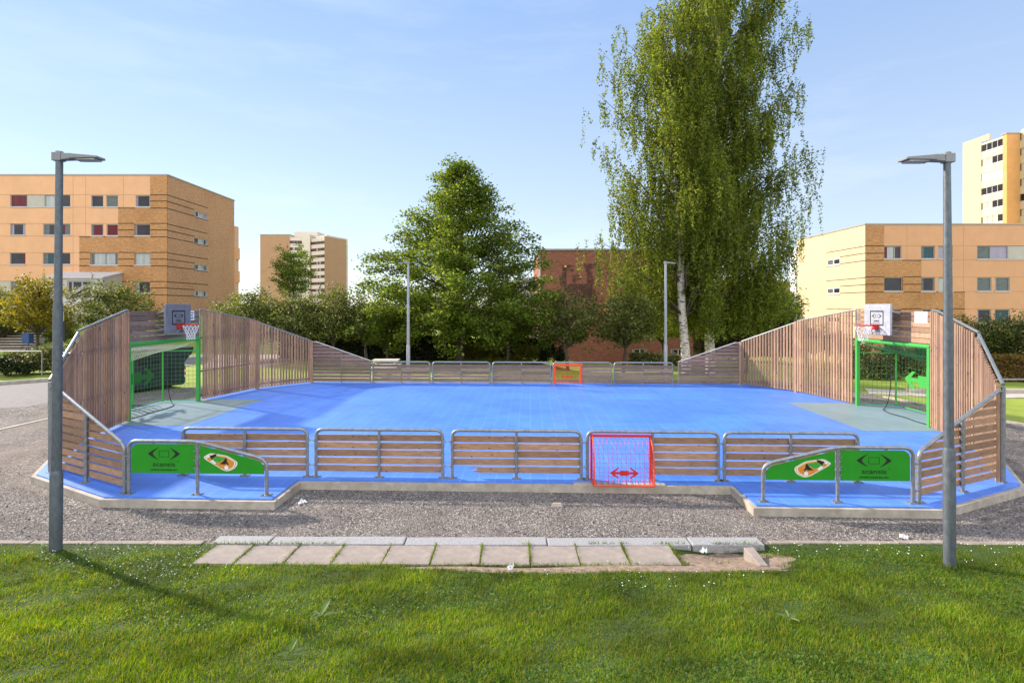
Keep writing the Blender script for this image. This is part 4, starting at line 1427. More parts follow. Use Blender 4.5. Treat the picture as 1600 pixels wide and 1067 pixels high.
TG = 'rounded trees behind the left side of the court'
A = small_tree('round_tree', 'a', 11)
Bt = small_tree('round_tree', 'b', 12, rx=1.9, rz=1.35, mt='lf_small')
Ct = small_tree('round_tree', 'c', 13, rx=1.7, rz=1.5, th=1.3, mt='lf_linden')
row = [(400, 32.4, A, 1.07, 'rounded tree nearest the orange gable of the left building'), (455, 31.6, Bt, 1.08, 'rounded tree in front of the lone tree before the tower, its trunk bare'),
       (520, 32, A, 1.03, 'rounded tree below the right wing of the distant tower'), (572, 32.6, Bt, 1.0, 'rounded tree between the tower and the big leafy tree'),
       (368, 34, Bt, .97, 'small rounded tree peeping over the slat panel beside the left building')]
seen = set()
for px, Y, pr, sc, lb in row:
    put(pr, id(pr) in seen, PX(px, Y), Y, -.2, (sc * random.uniform(1.0, 1.12), sc, sc * random.uniform(.95, 1.05)), random.uniform(0, 6), lb, TG)
    seen.add(id(pr))
RG = 'small trees before the red brick building'
for px, Y, pr, sc, lb in [(886, 30, A, (1.08, 1.08, 1.02), 'small round tree right of the big leafy tree, before the brick mural'), (976, 30, Bt, (1.08, 1.08, 1.04), 'small round tree left of the birches, before the brick wall'),
                          (792, 31, Ct, (1.0, 1.0, .85), 'low dark tree under the right edge of the big leafy crown'), (604, 31.8, Ct, (.92, .92, .78), 'low tree with a bare trunk left of the tall far lamp'),
                          (1165, 37, Ct, (1.3, 1.3, 1.15), 'dark tree behind the birches above the right far panels'), (1212, 39, Ct, (1.25, 1.25, 1.2), 'dark tree between the birches and the yellow gable'),
                          (1035, 36, Ct, (1.0, 1.0, .85), 'low dark tree behind the white birch trunk')]:
    put(pr, id(pr) in seen, PX(px, Y), Y, -.2, sc, random.uniform(0, 6), lb, RG); seen.add(id(pr))

# lone tree in front of the tower
o = small_tree('slender_tree', 'd', 21, rx=1.9, rz=2.5, th=4.4, mt='lf_linden', n=40, lsz=.19, per=70, spiky=.5)
put(o, False, PX(459, 60), 60, -.1, (1.2, 1.2, 1.08), .4, 'lone slender tree standing in front of the distant tower block', None)

# left side
LG = 'trees below the left apartment building'
Dk = small_tree('round_tree', 'e', 31, rx=2.4, rz=2.0, th=.9, mt='lf_small', n=46, lsz=.17, per=80, spiky=.5)
put(Dk, False, PX(184, 36), 36, .1, (1.05, 1.05, .98), 0, 'dense rounded tree over the left slat panels, before the ochre brick', LG)
put(Dk, True, PX(2, 38), 38, .3, (.82, .82, .85), 2, 'leafy tree cut off by the left edge of the photo', LG)
Yl = small_tree('yellowing_tree', 'f', 33, rx=1.5, rz=1.45, th=1.5, mt='lf_yellow', n=34, lsz=.15, per=60)
put(Yl, False, PX(60, 34), 34, -.15, (1.15, 1.15, 1.2), 0, 'young tree with yellowing leaves by the outdoor stairs', LG)
put(Dk, True, PX(92, 36), 36, .1, (.5, .5, .62), 4, 'small dark tree right behind the yellowing tree', LG)

# right side
SG = 'bushy trees before the right apartment building'
Rs = small_tree('bushy_tree', 'g', 41, rx=1.7, rz=1.0, th=.55, mt='lf_small', n=36, lsz=.13, per=75, spiky=.35)
for px, Y, sc, z, lb in [(1535, 28, 1.0, .15, 'bushy tree above the pale right slat panel'), (1590, 27, 1.05, .1, 'bushy tree at the right edge above the coppery hedge'), (1650, 28, 1.1, .1, 'bushy tree just beyond the right edge of the photo'),
                         (1262, 37, .85, -.2, 'small bush under the yellow gable, left end'), (1305, 36, .7, -.2, 'small bush peeping over the slat panel below the yellow gable')]:
    put(Rs, id(Rs) in seen, PX(px, Y), Y, z - .17, sc, random.uniform(0, 6), lb, SG); seen.add(id(Rs))


def shrub(name, X, Y, z, rx, ry, rz, n, mt, label, group=None, lsz=.11, cat='shrub', seed=0):
    rr = np.random.default_rng(seed + 50)
    root = empty(name, (X, Y, z), 0, label, cat, group)
    K = max(10, n // 130); C = []
    for _ in range(K):
        d = rr.normal(0, 1, 3); d /= np.linalg.norm(d); d[2] = abs(d[2])
        q = rr.uniform(.55, 1.0)
        c = d * np.array([rx, ry, rz]) * q
        C.append(c + rr.normal(0, 1, (130, 3)) * np.array([rx, ry, rz]) * .14)
    C = np.concatenate(C); C[:, 2] = np.abs(C[:, 2])
    st = MB()
    for _ in range(9):
        a = rr.uniform(0, 6.28)
        st.tube([(0, 0, -.1), (rx * .35 * math.cos(a), ry * .35 * math.sin(a), rz * .4), (rx * .6 * math.cos(a), ry * .6 * math.sin(a), rz * .75)], .015, 4)
    st.build('stems', M['bark'], root)
    leaves('foliage', C, lsz, M[mt], root, .6, 0, .1)
    return root


HG = 'shrubs beside the left road'
shrub('shrub', PX(28, 26), 26.4, .0, 1.3, .9, .95, 4200, 'lf_shrub', 'pale leafed shrub behind the left metal railing', HG, seed=1)
shrub('shrub', PX(78, 26.5), 27, .0, 1.5, 1.0, 1.15, 5200, 'lf_shrub', 'broad pale shrub behind the left near lamp post', HG, seed=2)
shrub('shrub', PX(-10, 25), 25.6, -.05, 1.1, .8, .9, 3000, 'lf_dark', 'dark shrub at the left edge below the railing', HG, seed=3)
shrub('shrub', PX(118, 29), 29.5, .1, 1.2, 1.0, 1.1, 3500, 'lf_shrub', 'pale shrub between the lamp post and the left slat panels', HG, seed=4)
RS = 'dark shrubs seen through the right goal'
shrub('shrub', PX(1352, 25), 25, -.2, 1.3, 1.0, 1.5, 4200, 'lf_shrub', 'dark shrub seen in the left part of the right goal', RS, seed=5)
shrub('shrub', PX(1400, 26), 26, -.2, 1.5, 1.1, 1.4, 4600, 'lf_shrub', 'dark shrub seen in the middle of the right goal', RS, seed=6)
shrub('shrub', PX(1450, 27), 27, -.2, 1.5, 1.1, 1.5, 4600, 'lf_dark', 'dark shrub behind the arrow of the right goal', RS, seed=7)
shrub('shrub', PX(742, 34.2), 34.2, -.2, 1.6, .9, 1.25, 4200, 'lf_lime', 'sunlit lime green bush right of the big trunk', 'bushes behind the far rail', seed=8)
shrub('shrub', PX(822, 34), 34, -.3, 1.6, .9, 1.2, 3600, 'lf_lime', 'sunlit lime green bush under the crown, left of the mural', 'bushes behind the far rail', seed=9)
shrub('shrub', PX(865, 33), 33, -.2, .9, .8, 1.2, 2400, 'lf_dark', 'dark bush at the foot of the red brick wall', 'bushes behind the far rail', seed=10)


def hedge(x0, y0, x1, y1, w, h, n, mt, label, z=-.2, lsz=.12):
    a, b = Vector((x0, y0)), Vector((x1, y1)); d = (b - a); L = d.length; d.normalize(); p = Vector((-d.y, d.x))
    root = empty('hedge', (x0, y0, z), math.atan2(d.y, d.x), label, 'hedge')
    u = rng.random((n, 3)); q = rng.integers(0, 3, n)
    X = u[:, 0] * L; Yh = (u[:, 1] - .5) * w; Z = u[:, 2] * h
    Yh = np.where(q == 0, -w / 2, np.where(q == 1, Yh, Yh)); Z = np.where(q == 1, h, Z)
    C = np.stack([X, Yh, Z], 1) + rng.normal(0, .055, (n, 3))
    C[:, 2] += .05 * np.sin(X * 1.7)
    core = MB().box(.1, L - .1, -w / 2 + .1, w / 2 - .1, 0, h - .12)
    core.build('inner_branches', M['bark'], root)
    leaves('foliage', C, lsz, M[mt], root, .65)
    return root


hedge(PX(440, 34.5), 34.5, PX(700, 33.8), 33.8, 1.0, 1.42, 17000, 'lf_dark', 'long dark clipped hedge behind the far left rails', lsz=.15)
hedge(PX(692, 36), 36, PX(868, 36), 36, 1.0, 1.15, 9000, 'lf_dark', 'dark clipped hedge behind the lime green bushes', lsz=.15)
hedge(PX(985, 31), 31.4, PX(1060, 31), 31.0, .7, .55, 3200, 'lf_shrub', 'low green hedge behind the far right rails', lsz=.11)
hedge(PX(1545, 24), 24.2, PX(1720, 24), 23.4, .9, 1.05, 7000, 'lf_brown', 'coppery clipped hedge at the right edge', lsz=.11)
hedge(PX(1100, 34), 35.5, PX(1250, 36), 37, 1.2, 2.3, 9000, 'lf_dark', 'tall dark hedge behind the right far slat panels', lsz=.15)
SUN_E, SKY_S, EXPO = 4.8, .12, 0.86
AIR, DUST, OZ, SKY_SAT = 1.0, .0, 2.2, .85
VEIL, VEIL_LOW, VEIL_HIGH = .68, (3.75, 4.25, 4.75), (1.75, 2.75, 4.75)
CLOUD = (6.0, 6.3, 6.7)
FILL_CLOUD = (12.0, 12.3, 12.8)  # radiance of the added, unseen fill cloud

# ------------------------------------------------------------------ buildings
class Face:
    """vertical wall plane: origin (x, y), direction u, outward normal n"""
    rr = random.Random(17)
    def __init__(s, O, u, n): s.O, s.u, s.n = Vector(O), Vector(u), Vector(n)

    def P(s, a, z, d=0.0): return (s.O.x + s.u.x * a + s.n.x * d, s.O.y + s.u.y * a + s.n.y * d, z)

    def wall(s, mb, zones, holes, d=0.0, depth=.16):
        As = sorted({q for r in zones + holes for q in r[:2]}); Zs = sorted({q for r in zones + holes for q in r[2:]})
        ins = lambda a, z, rs: any(r[0] <= a <= r[1] and r[2] <= z <= r[3] for r in rs)
        flip = (s.u.x * s.n.y - s.u.y * s.n.x) > 0
        for a0, a1 in zip(As, As[1:]):
            for z0, z1 in zip(Zs, Zs[1:]):
                if a1 - a0 < 1e-6 or z1 - z0 < 1e-6: continue
                c = ((a0 + a1) / 2, (z0 + z1) / 2)
                if ins(*c, zones) and not ins(*c, holes):
                    q = [(a0, z0), (a1, z0), (a1, z1), (a0, z1)]
                    if flip: q = q[::-1]
                    mb.quad(*[s.P(a, z, d) for a, z in q], uv=q)
        for r in holes:
            if not ins((r[0] + r[1]) / 2, (r[2] + r[3]) / 2, zones): continue
            a0, a1, z0, z1 = r
            for (p, q) in (((a0, z0), (a1, z0)), ((a1, z0), (a1, z1)), ((a1, z1), (a0, z1)), ((a0, z1), (a0, z0))):
                mb.quad(s.P(*p, d), s.P(*q, d), s.P(*q, d - depth), s.P(*p, d - depth), uv=[p, q, (q[0], q[1] + .1), (p[0], p[1] + .1)])

    def box(s, mb, a0, a1, z0, z1, d0, d1):
        vs = [s.P(a, z, d) for d in (d0, d1) for z in (z0, z1) for a in (a0, a1)]
        fs = [(0, 1, 3, 2), (4, 6, 7, 5), (0, 4, 5, 1), (2, 3, 7, 6), (0, 2, 6, 4), (1, 5, 7, 3)]
        mb.add(vs, fs, [[(a0, z0), (a1, z0), (a1, z1), (a0, z1)]] * 6)

    def window(s, root, a0, a1, z0, z1, glass, mull=(), t=.07, sill=True, label=None, frame='frame_grey'):
        d0, d1 = -.13, -.05
        f = MB()
        s.box(f, a0, a1, z0, z0 + t, d0, d1); s.box(f, a0, a1, z1 - t, z1, d0, d1)
        s.box(f, a0, a0 + t, z0 + t, z1 - t, d0, d1); s.box(f, a1 - t, a1, z0 + t, z1 - t, d0, d1)
        for m in mull: s.box(f, m - t * .6, m + t * .6, z0 + t, z1 - t, d0, d1 + .003)
        fo = f.build('window', M[frame], root)
        if label: fo['label'] = label
        edges = [a0] + list(mull) + [a1]
        gl = glass if isinstance(glass, (list, tuple)) else [glass] * (len(edges) - 1)
        for (p, q), g in zip(zip(edges, edges[1:]), gl):
            if g is None: continue
            pm = MB(); s.box(pm, p + t * .5, q - t * .5, z0 + t * .5, z1 - t * .5, -.14, -.10 if g != 'panel' else -.03)
            pm.build('pane' if g != 'panel' else 'infill_panel', M[g] if g != 'panel' else M['facade_grey'], fo)
        if s.rr.random() < .7 and 'panel' not in (gl or []):
            wd = (a1 - a0); cmat = M[s.rr.choice(['glass_pale', 'glass_grey', 'glass_lilac', 'glass_red'])]
            for q0, q1 in ((a0 + t, a0 + t + wd * s.rr.uniform(.06, .2)), (a1 - t - wd * s.rr.uniform(.05, .22), a1 - t)):
                if s.rr.random() < .75:
                    cm = MB(); s.box(cm, q0, q1, z0 + t, z1 - t, -.102, -.097); cm.build('curtain', cmat, fo)
        if sill:
            sm = MB(); s.box(sm, a0 - .05, a1 + .05, z0 - .07, z0, -.12, .07)
            sm.build('sill', M['sill'], fo)
        return fo


# ---- left apartment building
YL = 52.7; SL = F / YL
XL = lambda px: (px - 800) / SL
ZL = lambda py: CZ + (480 - py) / SL
XC = XL(261.5)
root = empty('apartment_building', (XC, YL, -.3), 0, 'apricot and ochre brick apartment block at the left with an angled gable', 'building', None)
root_l = root
inv = lambda o: None
FL = Face((0, YL), (1, 0), (0, -1))
x0 = -66.0
ztop, zb = ZL(274), -.6
holes = []
win = []
def W(pa, pb, ya, yb, g, mull=(), label=None):
    r = (XL(pa), XL(pb), ZL(yb), ZL(ya)); win.append((r, g, [XL(m) for m in mull], label)); holes.append(r)
W(16, 110, 304.5, 323.5, ['glass_red', 'panel', 'glass_pale', 'glass_dark'], (42, 69.6, 88), 'wide window band with a blank grey panel')
W(142.5, 161.5, 305.5, 323.5, 'glass_dark'); W(166, 184.5, 305.5, 323.5, 'glass_grey'); W(212, 234.8, 305.5, 323.5, 'glass_dark')
W(16, 40, 349.8, 367.5, 'glass_dark'); W(67.5, 110, 350, 367.5, ['glass_dark', 'glass_red'], (88,))
W(142.5, 161.5, 350.5, 368.5, 'glass_red', (), 'window with a dark red curtain'); W(166.5, 184.5, 350.5, 368.5, 'glass_red', (), 'window with a dark red curtain'); W(210.5, 235, 350.5, 368.5, 'glass_dark')
W(15.5, 40, 395, 413.2, 'glass_dark'); W(67, 110, 395, 413.2, ['glass_teal', 'glass_dark'], (88,))
W(141.5, 184.5, 395, 414, ['glass_pale', 'glass_pale'], (164,)); W(210.5, 235.5, 395, 414, 'glass_pale')
W(16, 40, 439.5, 458, 'glass_grey'); W(212, 235, 440, 458, 'glass_dark')
for s0 in range(3): W(-92 + s0 * 30 + (0 if s0 else 0), -72 + s0 * 30, 350, 368, 'glass_dark')
for s0 in range(3): W(-92 + s0 * 30, -72 + s0 * 30, 395, 413, 'glass_grey')
for s0 in range(3): W(-92 + s0 * 30, -72 + s0 * 30, 305, 323.5, 'glass_dark')
xr = XC
zn_brick = [(XL(235), xr, zb, ztop), (XL(185), XL(235), zb, ZL(325.6)), (XL(124.5), XL(185), zb, ZL(370.5))]
zn_grey = [(x0, XL(124.5), zb, ZL(439))]
zn_panel = [(x0, XL(124.5), ZL(439), ztop), (XL(124.5), XL(185), ZL(370.5), ztop), (XL(185), XL(235), ZL(325.6), ztop)]
m = MB(); FL.wall(m, zn_panel, holes); m.build('panel_wall', M['facade'], root)
m = MB(); FL.wall(m, zn_grey, holes, -.03); m.build('base_wall', M['facade_grey'], root)
m = MB(); FL.wall(m, zn_brick, holes, .04); m.build('brick_wall', M['brick'], root)
for r, g, mu, lb in win: FL.window(root, *r, g, mu, label=lb)
jt = MB()
zr = [ZL(q) for q in (304.5, 324, 349.5, 369, 395, 414.5)]
for z in zr: FL.box(jt, x0, XL(235 if z > ZL(325) else (185 if z > ZL(370) else 124.5)) - .02, z - .015, z + .015, -.01, .006)
xj = x0 + .3; k = 0
while xj < XL(235):
    lo_ = ZL(439) if xj < XL(124.5) else (ZL(370.5) if xj < XL(185) else ZL(325.6))
    if not any(r[0] - .1 < xj < r[1] + .1 for r in holes): FL.box(jt, xj - .012, xj + .012, lo_ + .02, ztop - .1, -.01, .005)
    xj += 1.22
jt.build('panel_joint', M['joint_soft'], root)
gr = MB()
for ya, px0 in ((304.8, 235), (314.5, 235), (325.5, 185), (349.3, 185), (359.5, 185), (370.4, 124.5), (394.6, 124.5), (405, 124.5), (415.5, 124.5), (440, 170), (450, 170), (461, 170)):
    z = ZL(ya); a = XL(px0)
    cuts = sorted([r for r in holes if r[2] - .15 < z < r[3] + .08 and r[1] > a], key=lambda r: r[0])
    for r in cuts + [(xr, xr, 0, 0)]:
        if r[0] - a > .05: FL.box(gr, a, r[0] - .03 if r[0] < xr else xr + .03, z - .036, z + .036, .02, .052)
        a = r[1] + .03
# gable
YG = 65.4
FS = Face((XC, 0), (0, 1), (1, 0))
gh_, gw = [], []
for ya in (304.8, 350, 395.2, 440.3):
    zt_ = ZL(ya); gh_.append((57.2, 59.7, zt_ - 1.33, zt_ - .72))
m = MB(); FS.wall(m, [(YL, YG, zb, ztop)], gh_, 0); m.build('gable_wall', M['brick_side'], root)
for r in gh_: FS.window(root, *r, ['glass_dark', 'glass_pale', 'glass_dark'], (58.0, 58.9), t=.06, frame='sill', sill=False)
for ya in (304.8, 350, 395.2, 440.3):
    zt_ = ZL(ya)
    for dz, y1 in ((0, 59.7), (-.62, 57.2), (-1.30, 57.2)): FS.box(gr, YL - .03, y1, zt_ + dz - .036, zt_ + dz + .036, -.01, .012)
    FS.box(gr, 57.2, 59.7, zt_ - 1.41, zt_ - 1.345, -.01, .012)
gr.build('brick_groove', M['joint'], root)
m = MB(); m.box(x0, XC - .25, YL + .25, YG, zb, ztop - .1)
m.build('inner_body', M['facade_grey'], root)
m = MB(); m.box(x0, XC + .06, YL - .06, YL + .3, ztop - .02, ztop + .10); m.box(XC - .3, XC + .06, YL + .3, YG + .05, ztop - .02, ztop + .10); m.box(x0, XC - .3, YL + .3, YG, ztop - .1, ztop - .02)
m.build('roof_edge', M['coping'], root)
m = MB(); m.box(XC - 4, XC + .02, YG + .02, YG + 1.0, zb, ztop - 3.0)
for k in range(4): m.box(XC + .02, XC + .22, YG + .3, YG + .9, ztop - 7.0 - 2.8 * k, ztop - 5.6 - 2.8 * k)
m.build('rear_wing', M['facade'], root)
# entrance bay with a sloping glazed roof
FE = Face((0, YL - 2.6), (1, 0), (0, -1))
SE = F / (YL - 2.6)
xe = lambda px: (px - 800) / SE
ze = lambda py: CZ + (480 - py) / SE
eh = [(xe(105), xe(142.5), ze(467), ze(438.5))]
m = MB(); FE.wall(m, [(xe(66), xe(160), 1.0, ze(434.5))], eh, 0, .3)
for px, d in ((66, -1), (160, 1)):
    X = xe(px); m.quad((X, YL - 2.6, 1.0), (X, YL + .05, 1.0), (X, YL + .05, ze(424)), (X, YL - 2.6, ze(434.5)), uv=[(0, 0), (2.6, 0), (2.6, 4), (0, 3.6)])
eb = m.build('entrance_bay', M['facade_grey'], root)
m = MB(); m.add([(xe(66) - .1, YL - 2.72, ze(434.8)), (xe(160) + .1, YL - 2.72, ze(434.8)), (xe(160) + .1, YL + .03, ze(424)), (xe(66) - .1, YL + .03, ze(424)),
                 (xe(66) - .1, YL - 2.72, ze(433)), (xe(160) + .1, YL - 2.72, ze(433)), (xe(160) + .1, YL + .03, ze(422)), (xe(66) - .1, YL + .03, ze(422))],
                [(3, 2, 1, 0), (4, 5, 6, 7), (0, 1, 5, 4), (1, 2, 6, 5), (2, 3, 7, 6), (3, 0, 4, 7)])
m.build('canopy_roof', M['sill'], eb)
FE.window(root, *eh[0], ['glass_dark', 'glass_dark', 'glass_dark'], (xe(113), xe(128)), t=.12, sill=False, label='stairwell window with a diagonal stair behind it')
m = MB(); m.bar((xe(107), YL - 2.57, ze(464)), (xe(131), YL - 2.57, ze(447)), .05, .28); m.bar((xe(131), YL - 2.57, ze(447)), (xe(143), YL - 2.57, ze(447)), .05, .28)
m.build('stair_stringer', M['coping'], eb)
m = MB(); m.box(xe(100), xe(162), YL - 5.2, YL - 2.62, 2.6, ze(469)); m.build('landing_wall', M['sill'], root)

# garage-like retaining wall, ramp wall and stairs below the left building
rw = empty('retaining_wall', (PX(112, 44), 44, .6), 0, 'grey retaining wall with dark recesses behind the left slat panels', 'wall')
MB().box(-1.5, 2.6, 0, .4, -.8, 2.2).build('wall', M['facade_grey'], rw)
m = MB(); m.box(-.75, -.45, -.03, .0, -.6, 2.0); m.box(.55, .75, -.03, .0, -.6, 2.0); m.build('recess', M['joint'], rw)
rp = empty('ramp_wall', (PX(78, 40), 40, .7), 0, 'pale sloping ramp wall beside the outdoor stairs', 'wall')
MB().prismy([(-1.6, -1), (1.2, -1), (1.2, .3), (-.2, 1.15), (-1.6, 1.75)], 0, .3).build('wall', M['cream'], rp)
m = MB(); m.tube([(-1.55, -.02, 1.7), (1.15, -.02, .42)], .03, 6); m.build('handrail', M['coping'], rp)
st = empty('outdoor_stairs', (PX(18, 38), 36.4, .18), 0, 'flight of pale outdoor steps rising to the left building', 'stairs')
for k in range(9):
    MB().box(-3.6, 2.4 - .08 * k, .36 * k, .36 * k + .42, .165 * k - .3, .165 * k + .09).build('step', M['concrete'], st)
    MB().box(-3.6, 2.4 - .08 * k, .36 * k - .012, .36 * k - .001, .165 * k - .1, .165 * k + .03).build('riser', M['joint'], st)
wb = empty('waste_bin', (PX(43.5, 33), 33, .15), 0, 'blue waste bin on a post beside the young tree', 'bin')
MB().tube([(0, 0, 0), (0, 0, 1.5)], .03, 8).build('post', M['lamp_steel'], wb)
m = MB(); m.prism([(-.22, -.18), (.22, -.18), (.22, .18), (-.22, .18)], .72, 1.3); m.box(-.24, .24, -.2, .2, 1.3, 1.34); m.build('bin_body', M['blue_bin'], wb, bevel=.03)
gl = empty('globe_lamp', (PX(45.5, 43), 43, 1.0), 0, 'park lamp with a white disc shade above the yellowing tree', 'street lamp')
MB().tube([(0, 0, 0), (0, 0, 3.55)], .05, 8).build('pole', M['lamp_steel'], gl)
MB().tube([(0, 0, 3.62), (0, 0, 3.70), (0, 0, 3.82), (0, 0, 3.90)], .3, 18, radii=[.46, .46, .32, .08]).build('lamp_shade', M['plastic'], gl, smooth=True)
MB().tube([(0, 0, 3.4), (0, 0, 3.62)], .1, 10).build('lamp_globe', M['sill'], gl)
dp = empty('metal_post', (PX(98.5, 30), 30, .0), 0, 'thin pale and black metal post just right of the left near lamp', 'post')
MB().tube([(0, 0, 0), (0, 0, 2.85)], .035, 8).build('post', M['sill'], dp)
MB().box(.02, .14, -.03, .03, 1.2, 2.3).build('sign_back', M['black'], dp)

# railings
def railing(x0, x1, Y, z0, h, n, label):
    root = empty('metal_railing', (x0, Y, z0), 0, label, 'railing', 'low metal railings at the edges')
    m = MB(); m.tube([(0, 0, h), (x1 - x0, 0, h)], .028, 8); m.build('handrail', M['steel'], root, smooth=True)
    for k in range(n + 1):
        MB().tube([((x1 - x0) * k / n, 0, -.2), ((x1 - x0) * k / n, 0, h)], .025, 8).build('post', M['steel'], root, smooth=True)
railing(-34, PX(65.5, 25.4), 25.4, -.1, 1.12, 5, 'low metal railing at the left edge in front of the shrubs')
railing(15.0, 31, 20.6, -.15, .50, 7, 'low metal railing at the right edge before the coppery hedge')
m = MB().box(15, 31, 20.45, 20.75, -.4, -.02); tag(m.build('kerb', M['concrete']), kind='structure')

# picnic table beyond the far rail
pt = empty('picnic_table', (PX(601, 26), 26.3, -.19), R(3), 'pale wooden picnic table behind the far left rail', 'table')
m = MB()
for k in range(5): m.box(-.62, .62, -.38 + .155 * k, -.38 + .155 * k + .14, .70, .745)
m.build('table_top', M['table_wood'], pt)
for sy in (-.72, .72): MB().box(-.62, .62, sy - .13, sy + .13, .41, .45).build('bench', M['table_wood'], pt)
for sx in (-.45, .45):
    m = MB(); m.bar((sx, -.72, .42), (sx, .72, .42), .05, .09); m.bar((sx, -.62, 0), (sx, -.22, .70), .05, .09); m.bar((sx, .62, 0), (sx, .22, .70), .05, .09)
    m.build('leg', M['table_wood'], pt)

# dark green skip seen through the left goal
sk = empty('waste_skip', (-14.6, 21.1, -.16), R(62), 'dark green waste skip with a flared end, seen through the left goal', 'skip')
L_, H_, Wd = 3.6, 1.62, 1.5
prof = [(-L_, .16), (-.10, .12), (.0, .22), (.0, .75), (-.05, 1.0), (.30, 1.42), (.34, H_), (-L_, H_)]
MB().prismy([(x + 1.5, z) for x, z in prof], -Wd / 2, Wd / 2).build('skip_body', M['skip'], sk, bevel=.03)
m = MB()
for x in (-1.5, -.7, .1, .9): m.box(x, x + .07, -Wd / 2 - .05, -Wd / 2 - .003, .2, 1.3)
m.box(-2.0, 1.7, -Wd / 2 - .06, -Wd / 2 - .003, 1.3, 1.38); m.box(-2.0, 1.45, -Wd / 2 - .05, -Wd / 2 - .004, .82, .88)
m.build('ribs', M['skip'], sk)
for k in range(5): MB().box(-1.9 + .5 * k, -1.9 + .5 * k + .36, -Wd / 2 - .012, -Wd / 2 - .002, 1.43, 1.57).build('slot', M['black'], sk)
for k in range(4): MB().box(-1.3 + .5 * k, -1.3 + .5 * k + .3, -Wd / 2 - .010, -Wd / 2 - .001, 1.05, 1.2).build('slot', M['black'], sk)
for k in range(4): MB().box(1.44, 1.495, -Wd / 2 - .012, -Wd / 2 - .002, .42 + .1 * k, .42 + .1 * k + .1).build('warning_stripe', M['red'] if k % 2 else M['plastic'], sk)
m = MB()
for x in (-1.2, .9): m.box(x - .2, x + .2, -.5, .5, 0.0, .17)
m.build('skid', M['black'], sk)

# ---- right apartment building
YR = 48.0; SR = F / YR
XRp = lambda px: (px - 800) / SR
ZRp = lambda py: CZ + (480 - py) / SR
XCR = XRp(1352); x1 = 68.0; zb = -3.2; ztop = ZRp(351)
root = empty('apartment_building', (XCR, YR, -2), 0, 'salmon and brick apartment block at the right with a sunlit yellow gable', 'building')
FR = Face((0, YR), (1, 0), (0, -1))
holes, win = [], []
def W(pa, pb, ya, yb, g, mull=(), label=None):
    r = (XRp(pa), XRp(pb), ZRp(yb), ZRp(ya)); win.append((r, g, [XRp(m) for m in mull], label)); holes.append(r)
W(1381, 1408.4, 384.5, 404.5, ['glass_pale', 'glass_dark'], (1398,)); W(1439, 1460.7, 384.5, 404.5, 'glass_teal'); W(1466, 1488.5, 384.5, 404.5, ['glass_lilac', 'glass_dark'], (1476,))
W(1526.6, 1622, 384, 405, ['glass_grey', 'glass_lilac', 'panel'], (1548, 1575), 'wide window band with a blank grey panel')
for a, b, g in ((1381, 1410, 'glass_dark'), (1439, 1460.7, 'glass_dark'), (1466, 1488.5, 'glass_pale'), (1526.6, 1549, 'glass_grey'), (1554.5, 1577.6, 'glass_grey')): W(a, b, 433.5, 455, g)
for a, b, g in ((1381, 1408, 'glass_dark'), (1439, 1460.7, 'glass_dark'), (1466, 1488.5, 'glass_dark'), (1526.6, 1548.5, 'glass_dark'), (1554.5, 1577.6, 'glass_teal')): W(a, b, 483.3, 504.5, g)
for a, b, g in ((1381, 1410, 'glass_dark'), (1439, 1460.7, 'glass_grey'), (1526.6, 1548.5, 'glass_dark'), (1554.5, 1577.6, 'glass_dark')): W(a, b, 533, 553, g)
for ya, yb in ((384, 405), (433.5, 455), (483.3, 504.5)):
    for px in (1640, 1700, 1760): W(px, px + 23, ya, yb, 'glass_dark')
zn_brick = [(XCR, XRp(1381), zb, ztop), (XRp(1381), XRp(1439), zb, ZRp(407)), (XRp(1439), XRp(1507), zb, ZRp(456.3))]
zn_panel = [(XRp(1381), XRp(1439), ZRp(407), ztop), (XRp(1439), XRp(1507), ZRp(456.3), ztop), (XRp(1507), x1, zb, ztop)]
m = MB(); FR.wall(m, zn_panel, holes); m.build('panel_wall', M['facade_r'], root)
m = MB(); FR.wall(m, zn_brick, holes, .04); m.build('brick_wall', M['brick'], root)
for r, g, mu, lb in win: FR.window(root, *r, g, mu, label=lb)
jt = MB()
for q, px0 in ((384, 1381), (406, 1439), (433, 1439), (455.5, 1507), (483, 1507), (505, 1507)): FR.box(jt, XRp(px0) + .02, x1, ZRp(q) - .014, ZRp(q) + .014, -.01, .006)
xj = XRp(1395)
while xj < x1:
    lo_ = ZRp(407) if xj < XRp(1439) else (ZRp(456.3) if xj < XRp(1507) else zb)
    if not any(r[0] - .1 < xj < r[1] + .1 for r in holes): FR.box(jt, xj - .011, xj + .011, lo_ + .02, ztop - .1, -.01, .005)
    xj += 1.25
jt.build('panel_joint', M['joint_soft'], root)
gr = MB()
for ya, px1 in ((384.3, 1381), (395.8, 1381), (407, 1439), (432.5, 1439), (444.2, 1439), (456.5, 1507), (482.5, 1507), (494.5, 1507), (506, 1507), (532, 1507)):
    z = ZRp(ya); a = XCR - .03; end = XRp(px1)
    for r in sorted([r for r in holes if r[2] - .15 < z < r[3] + .08 and r[0] < end], key=lambda r: r[0]) + [(end, end, 0, 0)]:
        if r[0] - a > .05: FR.box(gr, a, r[0] - (.03 if r[0] < end else 0), z - .033, z + .033, .02, .052)
        a = r[1] + .03
YG = 59.5
FS = Face((XCR, 0), (0, 1), (-1, 0))
gh_ = []
yw0, yw1 = XCR * F / (1312 - 800), XCR * F / (1291.5 - 800)
for ya in (384.6, 434, 483.4, 532.8):
    zt_ = ZRp(ya); gh_.append((yw0, yw1, zt_ - 1.33, zt_ - .70))
m = MB(); FS.wall(m, [(YR, YG, zb, ztop)], gh_, 0); m.build('gable_wall', M['brick_sun'], root)
for r in gh_: FS.window(root, *r, ['glass_dark', 'glass_grey'], ((yw0 + yw1) / 2,), t=.10, frame='plastic', sill=True)
